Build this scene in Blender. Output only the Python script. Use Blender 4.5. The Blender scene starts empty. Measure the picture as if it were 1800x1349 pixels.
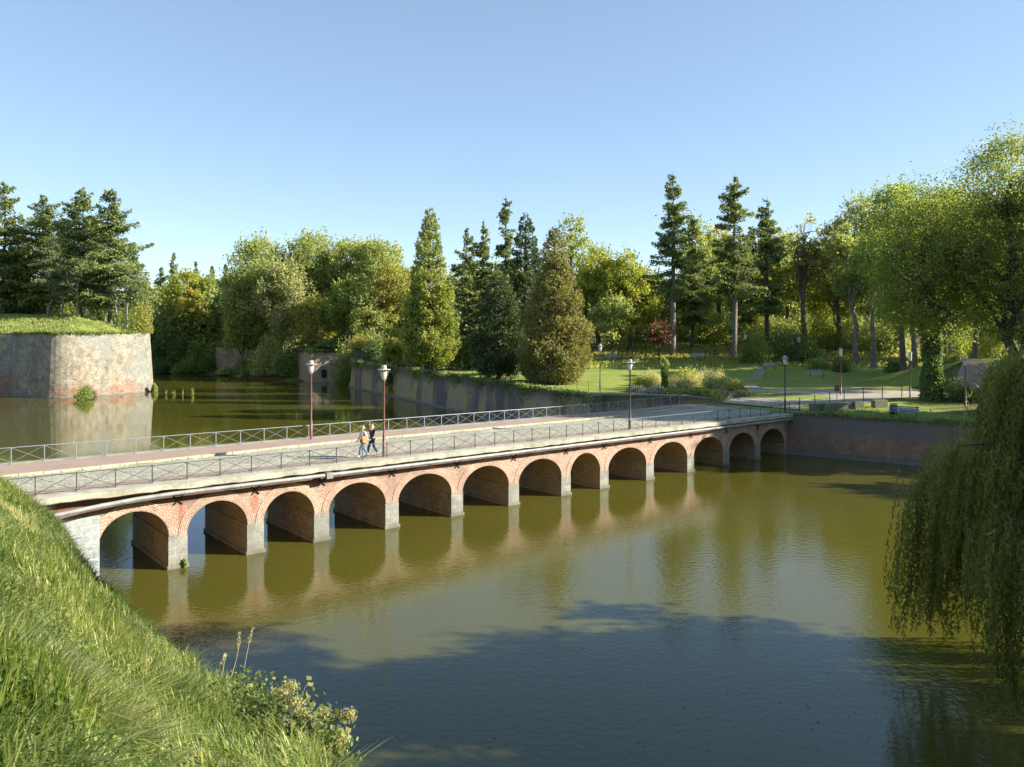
import bpy, math, random
import numpy as np
from mathutils import Vector, Matrix

random.seed(5)
RNG = np.random.default_rng(11)
R = math.radians
scene = bpy.context.scene
COL = scene.collection

# ------------------------------------------------------------------ camera
F_PX, CAM_Z, HOR = 1386.0, 11.0, 580.0
cam_d = bpy.data.cameras.new('camera')
cam = bpy.data.objects.new('camera', cam_d)
COL.objects.link(cam)
cam.location = (0, 0, CAM_Z)
cam.rotation_euler = (R(90), 0, 0)
cam_d.sensor_width = 36.0
cam_d.lens = 36.0 * F_PX / 1800.0
cam_d.shift_y = -(674.5 - HOR) / 1800.0
cam_d.clip_start = 0.1
cam_d.clip_end = 6000
scene.camera = cam

# ------------------------------------------------------------------ sky, sun
SUN_EL, SUN_AZ = 27.0, -4.0            # azimuth measured from +X towards +Y
world = bpy.data.worlds.new("World")
scene.world = world
world.use_nodes = True
wn = world.node_tree
sky = wn.nodes.new('ShaderNodeTexSky')
sky.sky_type = 'NISHITA'
sky.sun_disc = False
sky.sun_elevation = R(SUN_EL)
sky.sun_rotation = R(90 - SUN_AZ)
sky.altitude = 30
sky.air_density = 0.6
sky.dust_density = 0.1
sky.ozone_density = 2.2
sky_soft = wn.nodes.new('ShaderNodeGamma')          # softens the step from zenith to horizon, as on the photograph's film
sky_soft.inputs[1].default_value = 0.6
wn.links.new(sky.outputs[0], sky_soft.inputs[0])
sky_sat = wn.nodes.new('ShaderNodeHueSaturation')
sky_sat.inputs['Saturation'].default_value = 1.15
sky_wb = wn.nodes.new('ShaderNodeMix')               # white balance of the sky
sky_wb.data_type = 'RGBA'
sky_wb.blend_type = 'MULTIPLY'
sky_wb.inputs[0].default_value = 1.0
sky_wb.inputs[7].default_value = (1.06, 1.06, 1.02, 1)
wn.links.new(sky_soft.outputs[0], sky_wb.inputs[6])
wn.links.new(sky_wb.outputs[2], sky_sat.inputs['Color'])
wn.links.new(sky_sat.outputs[0], wn.nodes['Background'].inputs[0])
wn.nodes['Background'].inputs[1].default_value = 0.142
sun_d = bpy.data.lights.new('sun', 'SUN')
sun_d.energy = 4.15
sun_d.angle = R(0.5)
sun_d.color = (1.0, 0.93, 0.80)
sun = bpy.data.objects.new('sun', sun_d)
COL.objects.link(sun)
SUN = Vector((math.cos(R(SUN_EL)) * math.cos(R(SUN_AZ)), math.cos(R(SUN_EL)) * math.sin(R(SUN_AZ)), math.sin(R(SUN_EL))))
sun.rotation_euler = SUN.to_track_quat('Z', 'Y').to_euler()
sun.location = (60, -5, 60)
vs = scene.view_settings
vs.view_transform = 'Standard'
vs.look = 'None'
vs.exposure = 1.62
vs.gamma = 1.0
vs.use_curve_mapping = False
scene.cycles.max_bounces = 8
scene.cycles.transparent_max_bounces = 4
scene.cycles.caustics_reflective = False
scene.cycles.caustics_refractive = False

# ------------------------------------------------------------------ helpers
def tag(o, label=None, cat=None, group=None, kind=None):
    if label: o['label'] = label
    if cat: o['category'] = cat
    if group: o['group'] = group
    if kind: o['kind'] = kind
    return o

def link(o, parent=None):
    COL.objects.link(o)
    if parent is not None: o.parent = parent
    return o

def thing(name, label, cat, loc=(0, 0, 0), rz=0.0, group=None):
    o = bpy.data.objects.new(name, None)
    o.empty_display_size = 0.3
    COL.objects.link(o)
    o.location = loc
    o.rotation_euler = (0, 0, rz)
    return tag(o, label, cat, group)

def px(x, y, z=0.0):
    """point of height z seen at pixel x, y of the 1800 wide photograph"""
    Y = F_PX * (CAM_Z - z) / (y - HOR)
    return ((x - 900) / F_PX * Y, Y, z)

def at(x, y, Y):
    """point at distance Y seen at pixel x, y"""
    return ((x - 900) / F_PX * Y, Y, CAM_Z - (y - HOR) / F_PX * Y)

class MB:
    def __init__(s):
        s.v, s.f, s.uv, s.m = [], [], [], []
    def face(s, pts, uv=None, m=0):
        i = len(s.v)
        s.v += [tuple(p) for p in pts]
        s.f.append(tuple(range(i, i + len(pts))))
        s.uv.append(uv if uv else [(p[0], p[2]) for p in pts])
        s.m.append(m)
    def box(s, c, h, rz=0.0, m=0, bev=0.0):
        cx, cy, cz = c
        ca, sa = math.cos(rz), math.sin(rz)
        def P(x, y, z): return (cx + x * ca - y * sa, cy + x * sa + y * ca, cz + z)
        a, b, d = h
        q = [(-a, -b), (a, -b), (a, b), (-a, b)]
        if bev > 0:
            e = bev
            q = [(-a + e, -b), (a - e, -b), (a, -b + e), (a, b - e), (a - e, b), (-a + e, b), (-a, b - e), (-a, -b + e)]
        n = len(q)
        L = 0
        for i in range(n):
            p, r = q[i], q[(i + 1) % n]
            w = math.hypot(r[0] - p[0], r[1] - p[1])
            s.face([P(*p, -d), P(*r, -d), P(*r, d), P(*p, d)], [(L, cz - d), (L + w, cz - d), (L + w, cz + d), (L, cz + d)], m)
            L += w
        s.face([P(*p, d) for p in q], [p for p in q], m)
        s.face([P(*p, -d) for p in reversed(q)], [p for p in reversed(q)], m)
    def tube(s, pts, rad, n=6, m=0, cap=True):
        pts = [Vector(p) for p in pts]
        if not hasattr(rad, '__len__'): rad = [rad] * len(pts)
        base = len(s.v)
        L = 0.0
        t0 = (pts[1] - pts[0]).normalized()
        ref = Vector((0, 0, 1)) if abs(t0.z) < 0.9 else Vector((1, 0, 0))
        for i, p in enumerate(pts):
            if i == 0: t = pts[1] - pts[0]
            elif i == len(pts) - 1: t = pts[-1] - pts[-2]
            else: t = pts[i + 1] - pts[i - 1]
            t.normalize()
            a = t.cross(ref)
            if a.length < 1e-4: a = t.cross(Vector((0, 1, 0)))
            a.normalize()
            b = t.cross(a)
            ref = b.cross(t) if False else ref
            for k in range(n):
                g = 2 * math.pi * k / n
                s.v.append(tuple(p + (a * math.cos(g) + b * math.sin(g)) * rad[i]))
        for i in range(len(pts) - 1):
            l2 = L + (pts[i + 1] - pts[i]).length
            for k in range(n):
                k2 = (k + 1) % n
                s.f.append((base + i * n + k, base + i * n + k2, base + (i + 1) * n + k2, base + (i + 1) * n + k))
                s.uv.append([(k / n, L), ((k + 1) / n, L), ((k + 1) / n, l2), (k / n, l2)])
                s.m.append(m)
            L = l2
        if cap:
            s.f.append(tuple(base + k for k in range(n))); s.uv.append([(0, 0)] * n); s.m.append(m)
            e = base + (len(pts) - 1) * n
            s.f.append(tuple(e + k for k in reversed(range(n)))); s.uv.append([(0, 0)] * n); s.m.append(m)
    def lathe(s, prof, c=(0, 0, 0), n=14, m=0):
        base = len(s.v)
        for r, z in prof:
            for k in range(n):
                g = 2 * math.pi * k / n
                s.v.append((c[0] + r * math.cos(g), c[1] + r * math.sin(g), c[2] + z))
        for i in range(len(prof) - 1):
            for k in range(n):
                k2 = (k + 1) % n
                s.f.append((base + i * n + k, base + i * n + k2, base + (i + 1) * n + k2, base + (i + 1) * n + k))
                s.uv.append([(k / n, prof[i][1]), ((k + 1) / n, prof[i][1]), ((k + 1) / n, prof[i + 1][1]), (k / n, prof[i + 1][1])])
                s.m.append(m)
    def mesh(s, name, mats, off=(0, 0, 0), smooth=False):
        me = bpy.data.meshes.new(name)
        me.from_pydata([(x - off[0], y - off[1], z - off[2]) for x, y, z in s.v], [], s.f)
        uvl = me.uv_layers.new(name='UVMap')
        flat = [c for fu in s.uv for p in fu for c in p[:2]]
        uvl.data.foreach_set('uv', flat)
        for mt in (mats if isinstance(mats, (list, tuple)) else [mats]): me.materials.append(mt)
        me.polygons.foreach_set('material_index', s.m)
        if smooth: me.polygons.foreach_set('use_smooth', [True] * len(s.f))
        me.update()
        return me
    def build(s, name, mats, parent=None, local=False, smooth=False):
        off = (0, 0, 0) if (local or parent is None) else tuple(parent.location)
        return link(bpy.data.objects.new(name, s.mesh(name, mats, off, smooth)), parent)

def np_mesh(name, V, Q, mat, attrs=None, smooth=False):
    """V n x 3, Q m x 4 quads, attrs: dict of per-vertex floats"""
    me = bpy.data.meshes.new(name)
    V = np.ascontiguousarray(V, dtype=np.float32)
    Q = np.ascontiguousarray(Q, dtype=np.int32)
    n, m = len(V), len(Q)
    me.vertices.add(n); me.vertices.foreach_set('co', V.ravel())
    me.loops.add(m * 4); me.loops.foreach_set('vertex_index', Q.ravel())
    me.polygons.add(m)
    me.polygons.foreach_set('loop_start', np.arange(0, m * 4, 4, dtype=np.int32))
    if smooth: me.polygons.foreach_set('use_smooth', np.ones(m, dtype=bool))
    for k, a in (attrs or {}).items():
        at_ = me.attributes.new(k, 'FLOAT', 'POINT')
        at_.data.foreach_set('value', np.ascontiguousarray(a, dtype=np.float32))
    me.materials.append(mat)
    me.update(calc_edges=True)
    return me

def unit(a):
    return a / np.maximum(np.linalg.norm(a, axis=-1, keepdims=True), 1e-9)

def leaf_quads(C, A, Nn, l, w):
    """rhombic leaves: centres, long axes, normals, lengths, widths"""
    A = unit(A)
    B = unit(np.cross(Nn, A))
    l = np.reshape(l, (-1, 1)) * np.ones((len(C), 1)); w = np.reshape(w, (-1, 1)) * np.ones((len(C), 1))
    V = np.stack([C - A * l * .5, C + B * w * .5 + A * l * .06, C + A * l * .5, C - B * w * .5 + A * l * .06], 1).reshape(-1, 3)
    Q = np.arange(len(C) * 4).reshape(-1, 4)
    return V, Q

# ------------------------------------------------------------------ materials
def new_mat(name):
    m = bpy.data.materials.new(name); m.use_nodes = True
    nt = m.node_tree
    return m, nt, nt.nodes['Principled BSDF']

def nd(nt, typ, **kw):
    n = nt.nodes.new(typ)
    for k, v in kw.items():
        if k.startswith('i_'):
            key = k[2:]
            key = int(key) if key.isdigit() else key.replace('_', ' ')
            n.inputs[key].default_value = v
        else: setattr(n, k, v)
    return n

def coord(nt, kind='Object', scale=None):
    tc = nd(nt, 'ShaderNodeTexCoord')
    out = tc.outputs[kind]
    if scale is not None:
        mp = nd(nt, 'ShaderNodeMapping')
        mp.inputs['Scale'].default_value = scale
        nt.links.new(out, mp.inputs[0]); out = mp.outputs[0]
    return out

def world_pos(nt, scale=(1, 1, 1)):
    g = nd(nt, 'ShaderNodeNewGeometry')
    mp = nd(nt, 'ShaderNodeMapping')
    mp.inputs['Scale'].default_value = scale
    nt.links.new(g.outputs['Position'], mp.inputs[0])
    return mp.outputs[0]

def noise(nt, vec, scale, detail=4.0, rough=0.55):
    n = nd(nt, 'ShaderNodeTexNoise')
    n.inputs['Scale'].default_value = scale
    n.inputs['Detail'].default_value = detail
    n.inputs['Roughness'].default_value = rough
    if vec is not None: nt.links.new(vec, n.inputs['Vector'])
    return n.outputs['Fac']

def ramp(nt, fac, stops, interp='LINEAR'):
    r = nd(nt, 'ShaderNodeValToRGB')
    r.color_ramp.interpolation = interp
    e = r.color_ramp.elements
    while len(e) < len(stops): e.new(0.5)
    for el, (p, c) in zip(e, stops):
        el.position = p
        el.color = (*c, 1) if len(c) == 3 else c
    nt.links.new(fac, r.inputs[0])
    return r.outputs[0]

def mix(nt, fac, a, b, mode='MIX'):
    m = nd(nt, 'ShaderNodeMix', data_type='RGBA', blend_type=mode)
    for sock, v in ((m.inputs[0], fac), (m.inputs[6], a), (m.inputs[7], b)):
        if isinstance(v, (int, float)): sock.default_value = v
        elif isinstance(v, tuple): sock.default_value = (*v, 1) if len(v) == 3 else v
        else: nt.links.new(v, sock)
    return m.outputs[2]

def bump(nt, bs, h, strength=0.4, dist=0.02):
    b = nd(nt, 'ShaderNodeBump')
    b.inputs['Strength'].default_value = strength
    b.inputs['Distance'].default_value = dist
    nt.links.new(h, b.inputs['Height'])
    nt.links.new(b.outputs[0], bs.inputs['Normal'])

def simple(name, c, rough=0.6, metal=0.0, var=0.15, sc=6.0):
    m, nt, bs = new_mat(name)
    f = noise(nt, world_pos(nt), sc, 5)
    lo = tuple(x * (1 - var) for x in c); hi = tuple(min(1, x * (1 + var)) for x in c)
    nt.links.new(ramp(nt, f, [(0.3, lo), (0.7, hi)]), bs.inputs['Base Color'])
    bs.inputs['Roughness'].default_value = rough
    bs.inputs['Metallic'].default_value = metal
    return m

def brick_mat(name, c1, c2, mortar, bw, bh, ms=0.012, stain=None, stain_amt=0.6, swap=False, stain2=None, zones=None, bumpd=0.01):
    m, nt, bs = new_mat(name)
    uv = coord(nt, 'UV')
    v = uv
    if swap:
        sp = nd(nt, 'ShaderNodeSeparateXYZ'); nt.links.new(uv, sp.inputs[0])
        cb = nd(nt, 'ShaderNodeCombineXYZ')
        nt.links.new(sp.outputs[1], cb.inputs[0]); nt.links.new(sp.outputs[0], cb.inputs[1])
        v = cb.outputs[0]
    br = nd(nt, 'ShaderNodeTexBrick')
    br.inputs['Scale'].default_value = 1.0
    br.inputs['Color1'].default_value = (*c1, 1)
    br.inputs['Color2'].default_value = (*c2, 1)
    br.inputs['Mortar'].default_value = (*mortar, 1)
    br.inputs['Mortar Size'].default_value = ms
    br.inputs['Mortar Smooth'].default_value = 0.2
    br.inputs['Brick Width'].default_value = bw
    br.inputs['Row Height'].default_value = bh
    nt.links.new(v, br.inputs['Vector'])
    P = world_pos(nt)
    colr = br.outputs['Color']
    fine = noise(nt, P, 9.0, 6, 0.7)
    midn = noise(nt, P, 1.6, 6, 0.7)
    colr = mix(nt, 1.0, colr, ramp(nt, midn, [(0.3, (0.68, 0.67, 0.66)), (0.5, (1, 1, 1)), (0.7, (1.22, 1.2, 1.16))]), 'MULTIPLY')
    colr = mix(nt, 1.0, colr, ramp(nt, fine, [(0.25, (0.62, 0.62, 0.62)), (0.75, (1.2, 1.2, 1.2))]), 'MULTIPLY')
    if stain:
        big = noise(nt, P, 0.55, 7, 0.65)
        colr = mix(nt, ramp(nt, big, [(0.42, (0, 0, 0)), (0.62, (stain_amt,) * 3)]), colr, stain)
    if stain2:
        c, lo, hi, sc = stain2
        str_ = noise(nt, world_pos(nt, (1, 1, 0.25)), sc, 6, 0.6)
        colr = mix(nt, ramp(nt, str_, [(lo, (0, 0, 0)), (hi, (0.85,) * 3)]), colr, c)
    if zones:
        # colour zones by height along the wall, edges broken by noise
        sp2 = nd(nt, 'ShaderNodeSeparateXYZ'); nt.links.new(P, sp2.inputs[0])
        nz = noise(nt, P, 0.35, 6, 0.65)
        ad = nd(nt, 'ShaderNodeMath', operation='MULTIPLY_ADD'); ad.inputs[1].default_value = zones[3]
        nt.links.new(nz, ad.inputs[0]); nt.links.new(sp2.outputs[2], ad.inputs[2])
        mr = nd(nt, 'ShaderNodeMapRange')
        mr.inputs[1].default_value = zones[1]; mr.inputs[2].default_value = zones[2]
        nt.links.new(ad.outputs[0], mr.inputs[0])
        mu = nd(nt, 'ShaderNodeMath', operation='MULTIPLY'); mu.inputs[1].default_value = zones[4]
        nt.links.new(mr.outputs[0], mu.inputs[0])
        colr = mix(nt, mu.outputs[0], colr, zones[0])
    nt.links.new(colr, bs.inputs['Base Color'])
    bs.inputs['Roughness'].default_value = 0.9
    hsum = nd(nt, 'ShaderNodeMath', operation='MULTIPLY_ADD'); hsum.inputs[1].default_value = -0.8
    nt.links.new(br.outputs['Fac'], hsum.inputs[0]); nt.links.new(fine, hsum.inputs[2])
    bump(nt, bs, hsum.outputs[0], 0.7, bumpd)
    return m

def leaf_mat(name, dark, mid, light, trans=0.35, tcol=None, rough=0.55, spec=0.3):
    m, nt, bs = new_mat(name)
    a = nd(nt, 'ShaderNodeAttribute', attribute_name='tint')
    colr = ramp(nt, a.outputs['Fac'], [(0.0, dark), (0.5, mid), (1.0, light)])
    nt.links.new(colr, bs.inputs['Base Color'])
    bs.inputs['Roughness'].default_value = rough
    bs.inputs['Specular IOR Level'].default_value = spec
    t = nd(nt, 'ShaderNodeBsdfTranslucent')
    g = mix(nt, 1.0, colr, tcol or (1.75, 1.70, 0.92), 'MULTIPLY')
    nt.links.new(g, t.inputs[0])
    mx = nd(nt, 'ShaderNodeMixShader')
    mx.inputs[0].default_value = trans
    nt.links.new(bs.outputs[0], mx.inputs[1]); nt.links.new(t.outputs[0], mx.inputs[2])
    nt.links.new(mx.outputs[0], nt.nodes['Material Output'].inputs[0])
    return m

MAT = {}
MAT['bark'] = simple('bark', (0.105, 0.082, 0.062), 0.9, var=0.4, sc=3.0)
MAT['bark_pale'] = simple('pale_bark', (0.17, 0.15, 0.125), 0.9, var=0.35, sc=2.0)
MAT['bark_dark'] = simple('dark_bark', (0.07, 0.058, 0.048), 0.9, var=0.4, sc=3.0)
MAT['fir'] = leaf_mat('fir_needles', (0.099, 0.149, 0.057), (0.158, 0.200, 0.064), (0.313, 0.328, 0.106), 0.3)
MAT['pine'] = leaf_mat('pine_needles', (0.058, 0.092, 0.047), (0.123, 0.164, 0.083), (0.245, 0.261, 0.125), 0.3)
MAT['thuja'] = leaf_mat('cypress_foliage', (0.079, 0.121, 0.035), (0.208, 0.254, 0.064), (0.444, 0.442, 0.126), 0.4)
MAT['thuja_dark'] = leaf_mat('dark_cypress_foliage', (0.046, 0.079, 0.036), (0.065, 0.097, 0.036), (0.122, 0.154, 0.055), 0.3)
MAT['thuja_brown'] = leaf_mat('bronze_cypress_foliage', (0.093, 0.096, 0.036), (0.198, 0.201, 0.068), (0.305, 0.257, 0.105), 0.35)
MAT['olive'] = leaf_mat('olive_leaves', (0.159, 0.214, 0.071), (0.253, 0.294, 0.105), (0.465, 0.474, 0.197), 0.5)
MAT['yellow'] = leaf_mat('yellowing_leaves', (0.182, 0.214, 0.041), (0.273, 0.305, 0.070), (0.454, 0.452, 0.092), 0.5)
MAT['gold'] = leaf_mat('golden_leaves', (0.227, 0.224, 0.052), (0.334, 0.300, 0.071), (0.493, 0.427, 0.090), 0.5)
MAT['green'] = leaf_mat('green_leaves', (0.101, 0.167, 0.051), (0.185, 0.251, 0.064), (0.413, 0.440, 0.130), 0.5)
MAT['leafy'] = leaf_mat('yellow_green_leaves', (0.090, 0.143, 0.033), (0.170, 0.216, 0.057), (0.362, 0.368, 0.095), 0.5)
MAT['dgreen'] = leaf_mat('dark_green_leaves', (0.067, 0.128, 0.048), (0.105, 0.164, 0.052), (0.238, 0.305, 0.086), 0.4)
MAT['grey'] = leaf_mat('grey_green_leaves', (0.135, 0.154, 0.072), (0.285, 0.308, 0.152), (0.476, 0.478, 0.246), 0.45)
MAT['brown'] = leaf_mat('russet_leaves', (0.194, 0.198, 0.052), (0.290, 0.282, 0.081), (0.419, 0.428, 0.154), 0.5)
MAT['red'] = leaf_mat('red_maple_leaves', (0.09, 0.035, 0.025), (0.19, 0.085, 0.055), (0.27, 0.17, 0.08), 0.4, (1.3, 1.0, 0.7))
MAT['willow'] = leaf_mat('willow_leaves', (0.136, 0.150, 0.040), (0.187, 0.203, 0.052), (0.359, 0.341, 0.115), 0.45)
MAT['ivy'] = leaf_mat('ivy_leaves', (0.05, 0.08, 0.018), (0.13, 0.17, 0.042), (0.30, 0.31, 0.11), 0.35, rough=0.45, spec=0.25)
MAT['silver'] = leaf_mat('silver_foliage', (0.132, 0.143, 0.121), (0.275, 0.286, 0.242), (0.462, 0.462, 0.396), 0.3)
MAT['cream'] = leaf_mat('cream_plumes', (0.244, 0.244, 0.097), (0.515, 0.476, 0.242), (0.750, 0.721, 0.435), 0.35)
MAT['grass'] = leaf_mat('long_grass', (0.073, 0.126, 0.020), (0.201, 0.269, 0.055), (0.509, 0.477, 0.192), 0.42, (1.15, 1.2, 0.6), 0.45, 0.4)
MAT['metal_grey'] = simple('grey_painted_steel', (0.22, 0.245, 0.27), 0.4, 0.2, 0.12)
MAT['metal_dark'] = simple('dark_painted_steel', (0.05, 0.06, 0.075), 0.5, 0.2, 0.15)
MAT['lamp_red'] = simple('oxide_red_paint', (0.17, 0.068, 0.052), 0.45, 0.0, 0.12)
MAT['lamp_brown'] = simple('dark_brown_paint', (0.045, 0.032, 0.03), 0.5, 0.0, 0.12)
MAT['lamp_cap'] = simple('grey_lantern_cap', (0.42, 0.40, 0.36), 0.45, 0.0, 0.08)
MAT['iron'] = simple('black_iron', (0.03, 0.027, 0.025), 0.6, 0.3, 0.2)
MAT['pipe'] = simple('zinc_pipe', (0.24, 0.25, 0.24), 0.5, 0.0, 0.3, 2.0)
MAT['bin'] = simple('dark_bin_metal', (0.03, 0.032, 0.035), 0.5, 0.2, 0.15)
MAT['bench_blue'] = simple('blue_painted_wood', (0.10, 0.17, 0.27), 0.5, 0.0, 0.2)
MAT['bench_grey'] = simple('weathered_bench_wood', (0.30, 0.33, 0.36), 0.7, 0.0, 0.2)
MAT['skin'] = simple('skin', (0.50, 0.30, 0.21), 0.5, 0.0, 0.05)
MAT['hair_grey'] = simple('grey_hair', (0.34, 0.29, 0.23), 0.7, 0.0, 0.2, 40)
MAT['hair_fair'] = simple('fair_hair', (0.42, 0.33, 0.21), 0.7, 0.0, 0.2, 40)
MAT['shirt_lilac'] = simple('pale_lilac_cotton', (0.62, 0.56, 0.70), 0.85, 0.0, 0.1)
MAT['shirt_black'] = simple('dark_navy_cotton', (0.022, 0.02, 0.035), 0.85, 0.0, 0.2)
MAT['jeans'] = simple('blue_denim', (0.10, 0.17, 0.30), 0.85, 0.0, 0.2)
MAT['trousers_dark'] = simple('dark_navy_trousers', (0.022, 0.028, 0.055), 0.85, 0.0, 0.2)
MAT['shoe'] = simple('pale_shoe', (0.5, 0.48, 0.45), 0.6, 0.0, 0.1)
MAT['tan'] = simple('tan_leather', (0.50, 0.25, 0.10), 0.6, 0.0, 0.2)

MORT = (0.53, 0.46, 0.37)
MAT['brick'] = brick_mat('spandrel_brick', (0.33, 0.115, 0.07), (0.46, 0.235, 0.155), MORT, 0.26, 0.095, 0.021, (0.25, 0.175, 0.13), 0.8, stain2=((0.34, 0.075, 0.045), 0.56, 0.66, 0.7), zones=((0.14, 0.055, 0.04), 3.1, 3.4, 0.5, 0.8))  # upper band: weathered brick, darkened further with the coping's shade painted in
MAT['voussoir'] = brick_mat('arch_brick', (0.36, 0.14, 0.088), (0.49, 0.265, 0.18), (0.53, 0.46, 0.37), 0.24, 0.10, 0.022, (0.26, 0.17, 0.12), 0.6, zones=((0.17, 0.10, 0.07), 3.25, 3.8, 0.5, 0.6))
MAT['soffit'] = brick_mat('vault_brick', (0.34, 0.21, 0.13), (0.46, 0.29, 0.18), (0.52, 0.42, 0.29), 0.24, 0.085, 0.013, (0.25, 0.2, 0.12), 0.5)
MAT['pier_stone'] = brick_mat('pier_limestone', (0.30, 0.295, 0.26), (0.235, 0.23, 0.215), (0.39, 0.37, 0.31), 0.62, 0.31, 0.018, (0.19, 0.185, 0.155), 0.8, stain2=((0.40, 0.385, 0.34), 0.6, 0.75, 2.5), zones=((0.085, 0.09, 0.045), 0.85, 0.2, 0.7, 0.85))
MAT['pier_inner'] = brick_mat('vault_stone', (0.48, 0.35, 0.21), (0.34, 0.23, 0.14), (0.26, 0.19, 0.12), 0.46, 0.25, 0.02, (0.34, 0.27, 0.18), 0.6, stain2=((0.12, 0.085, 0.055), 0.62, 0.8, 3.0))
MAT['abutment'] = brick_mat('abutment_bluestone', (0.40, 0.43, 0.43), (0.27, 0.31, 0.34), (0.58, 0.57, 0.51), 0.75, 0.36, 0.018, (0.42, 0.41, 0.36), 0.5)
MAT['wall_right'] = brick_mat('quay_brick', (0.31, 0.115, 0.075), (0.40, 0.19, 0.125), (0.36, 0.29, 0.22), 0.30, 0.11, 0.018, (0.17, 0.12, 0.095), 0.6, stain2=((0.15, 0.13, 0.11), 0.55, 0.7, 0.8), zones=((0.15, 0.14, 0.13), 1.9, 3.1, 1.2, 0.8))
MAT['wall_left'] = brick_mat('rampart_brick', (0.33, 0.255, 0.19), (0.24, 0.19, 0.15), (0.36, 0.30, 0.23), 0.28, 0.11, 0.016, (0.38, 0.27, 0.07), 0.85, stain2=((0.085, 0.072, 0.08), 0.50, 0.60, 0.22), zones=((0.085, 0.08, 0.05), 3.7, 4.8, 1.3, 0.85))
def bastion_mat():
    m, nt, bs = new_mat('bastion_brick')
    P = world_pos(nt)
    big = noise(nt, P, 0.16, 6, 0.6); mid = noise(nt, P, 0.9, 8, 0.72); fine = noise(nt, world_pos(nt, (1, 1, 2.4)), 2.1, 6, 0.85)
    c = ramp(nt, mid, [(0.34, (0.12, 0.105, 0.08)), (0.48, (0.25, 0.215, 0.155)), (0.64, (0.36, 0.325, 0.25))])
    c = mix(nt, ramp(nt, big, [(0.42, (0, 0, 0)), (0.6, (0.75,) * 3)]), c, (0.22, 0.235, 0.215))
    sp = nd(nt, 'ShaderNodeSeparateXYZ'); nt.links.new(P, sp.inputs[0])
    r1 = noise(nt, P, 0.22, 7, 0.65)
    h = nd(nt, 'ShaderNodeMath', operation='MULTIPLY_ADD'); h.inputs[1].default_value = -0.055
    nt.links.new(sp.outputs[2], h.inputs[0]); nt.links.new(r1, h.inputs[2])
    c = mix(nt, ramp(nt, h.outputs[0], [(0.34, (0, 0, 0)), (0.54, (0.7,) * 3)]), c, (0.27, 0.105, 0.065))
    c = mix(nt, 1.0, c, ramp(nt, fine, [(0.3, (0.32, 0.30, 0.28)), (0.48, (1, 1, 1)), (0.70, (1.5, 1.47, 1.42))]), 'MULTIPLY')
    st = noise(nt, world_pos(nt, (1, 1, 0.12)), 0.5, 6, 0.6)
    c = mix(nt, ramp(nt, st, [(0.55, (0, 0, 0)), (0.7, (0.6,) * 3)]), c, (0.15, 0.13, 0.10))
    nt.links.new(c, bs.inputs['Base Color']); bs.inputs['Roughness'].default_value = 0.95
    bump(nt, bs, fine, 0.9, 0.12)
    return m
MAT['bastion'] = bastion_mat()
MAT['rampart_warm'] = brick_mat('warm_rampart_brick', (0.33, 0.25, 0.18), (0.26, 0.2, 0.15), (0.36, 0.3, 0.22), 0.27, 0.11, 0.013, (0.42, 0.32, 0.2), 0.5, stain2=((0.15, 0.12, 0.09), 0.55, 0.7, 0.6))
MAT['bank_brick'] = brick_mat('bank_brick', (0.36, 0.26, 0.20), (0.30, 0.22, 0.18), (0.38, 0.32, 0.27), 0.27, 0.1, 0.013, (0.2, 0.16, 0.12), 0.5)

def concrete():
    m, nt, bs = new_mat('weathered_coping_concrete')
    P = world_pos(nt)
    a = noise(nt, P, 1.2, 8, 0.7)
    c = ramp(nt, a, [(0.3, (0.22, 0.205, 0.15)), (0.5, (0.36, 0.345, 0.265)), (0.72, (0.47, 0.455, 0.38))])
    b = noise(nt, world_pos(nt, (1, 1, 0.3)), 5, 6, 0.7)
    c = mix(nt, ramp(nt, b, [(0.56, (0, 0, 0)), (0.7, (0.6,) * 3)]), c, (0.20, 0.19, 0.12))
    nt.links.new(c, bs.inputs['Base Color'])
    bs.inputs['Roughness'].default_value = 0.9
    bump(nt, bs, a, 0.8, 0.03)
    return m
MAT['concrete'] = concrete()

def cobble():
    m, nt, bs = new_mat('granite_setts')
    P = world_pos(nt)
    mp = nd(nt, 'ShaderNodeMapping'); mp.inputs['Rotation'].default_value = (0, 0, R(-40)); mp.inputs['Scale'].default_value = (5.2, 7.5, 0.01)
    nt.links.new(P, mp.inputs[0])
    v = nd(nt, 'ShaderNodeTexVoronoi', feature='DISTANCE_TO_EDGE'); v.inputs['Scale'].default_value = 1.0
    v.inputs['Randomness'].default_value = 0.55
    v2 = nd(nt, 'ShaderNodeTexVoronoi'); v2.inputs['Scale'].default_value = 1.0; v2.inputs['Randomness'].default_value = 0.55
    nt.links.new(mp.outputs[0], v.inputs['Vector']); nt.links.new(mp.outputs[0], v2.inputs['Vector'])
    c = ramp(nt, v2.outputs['Color'], [(0.2, (0.30, 0.29, 0.23)), (0.8, (0.50, 0.475, 0.385))])
    c = mix(nt, ramp(nt, v.outputs['Distance'], [(0.02, (1, 1, 1)), (0.11, (0, 0, 0))]), c, (0.17, 0.16, 0.11))
    n = noise(nt, P, 0.5, 6, 0.6)
    c = mix(nt, 1.0, c, ramp(nt, n, [(0.3, (0.75, 0.74, 0.70)), (0.7, (1.12, 1.1, 1.05))]), 'MULTIPLY')
    nt.links.new(c, bs.inputs['Base Color'])
    bs.inputs['Roughness'].default_value = 0.75
    bump(nt, bs, v.outputs['Distance'], 0.9, 0.05)
    return m
MAT['cobble'] = cobble()

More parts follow.
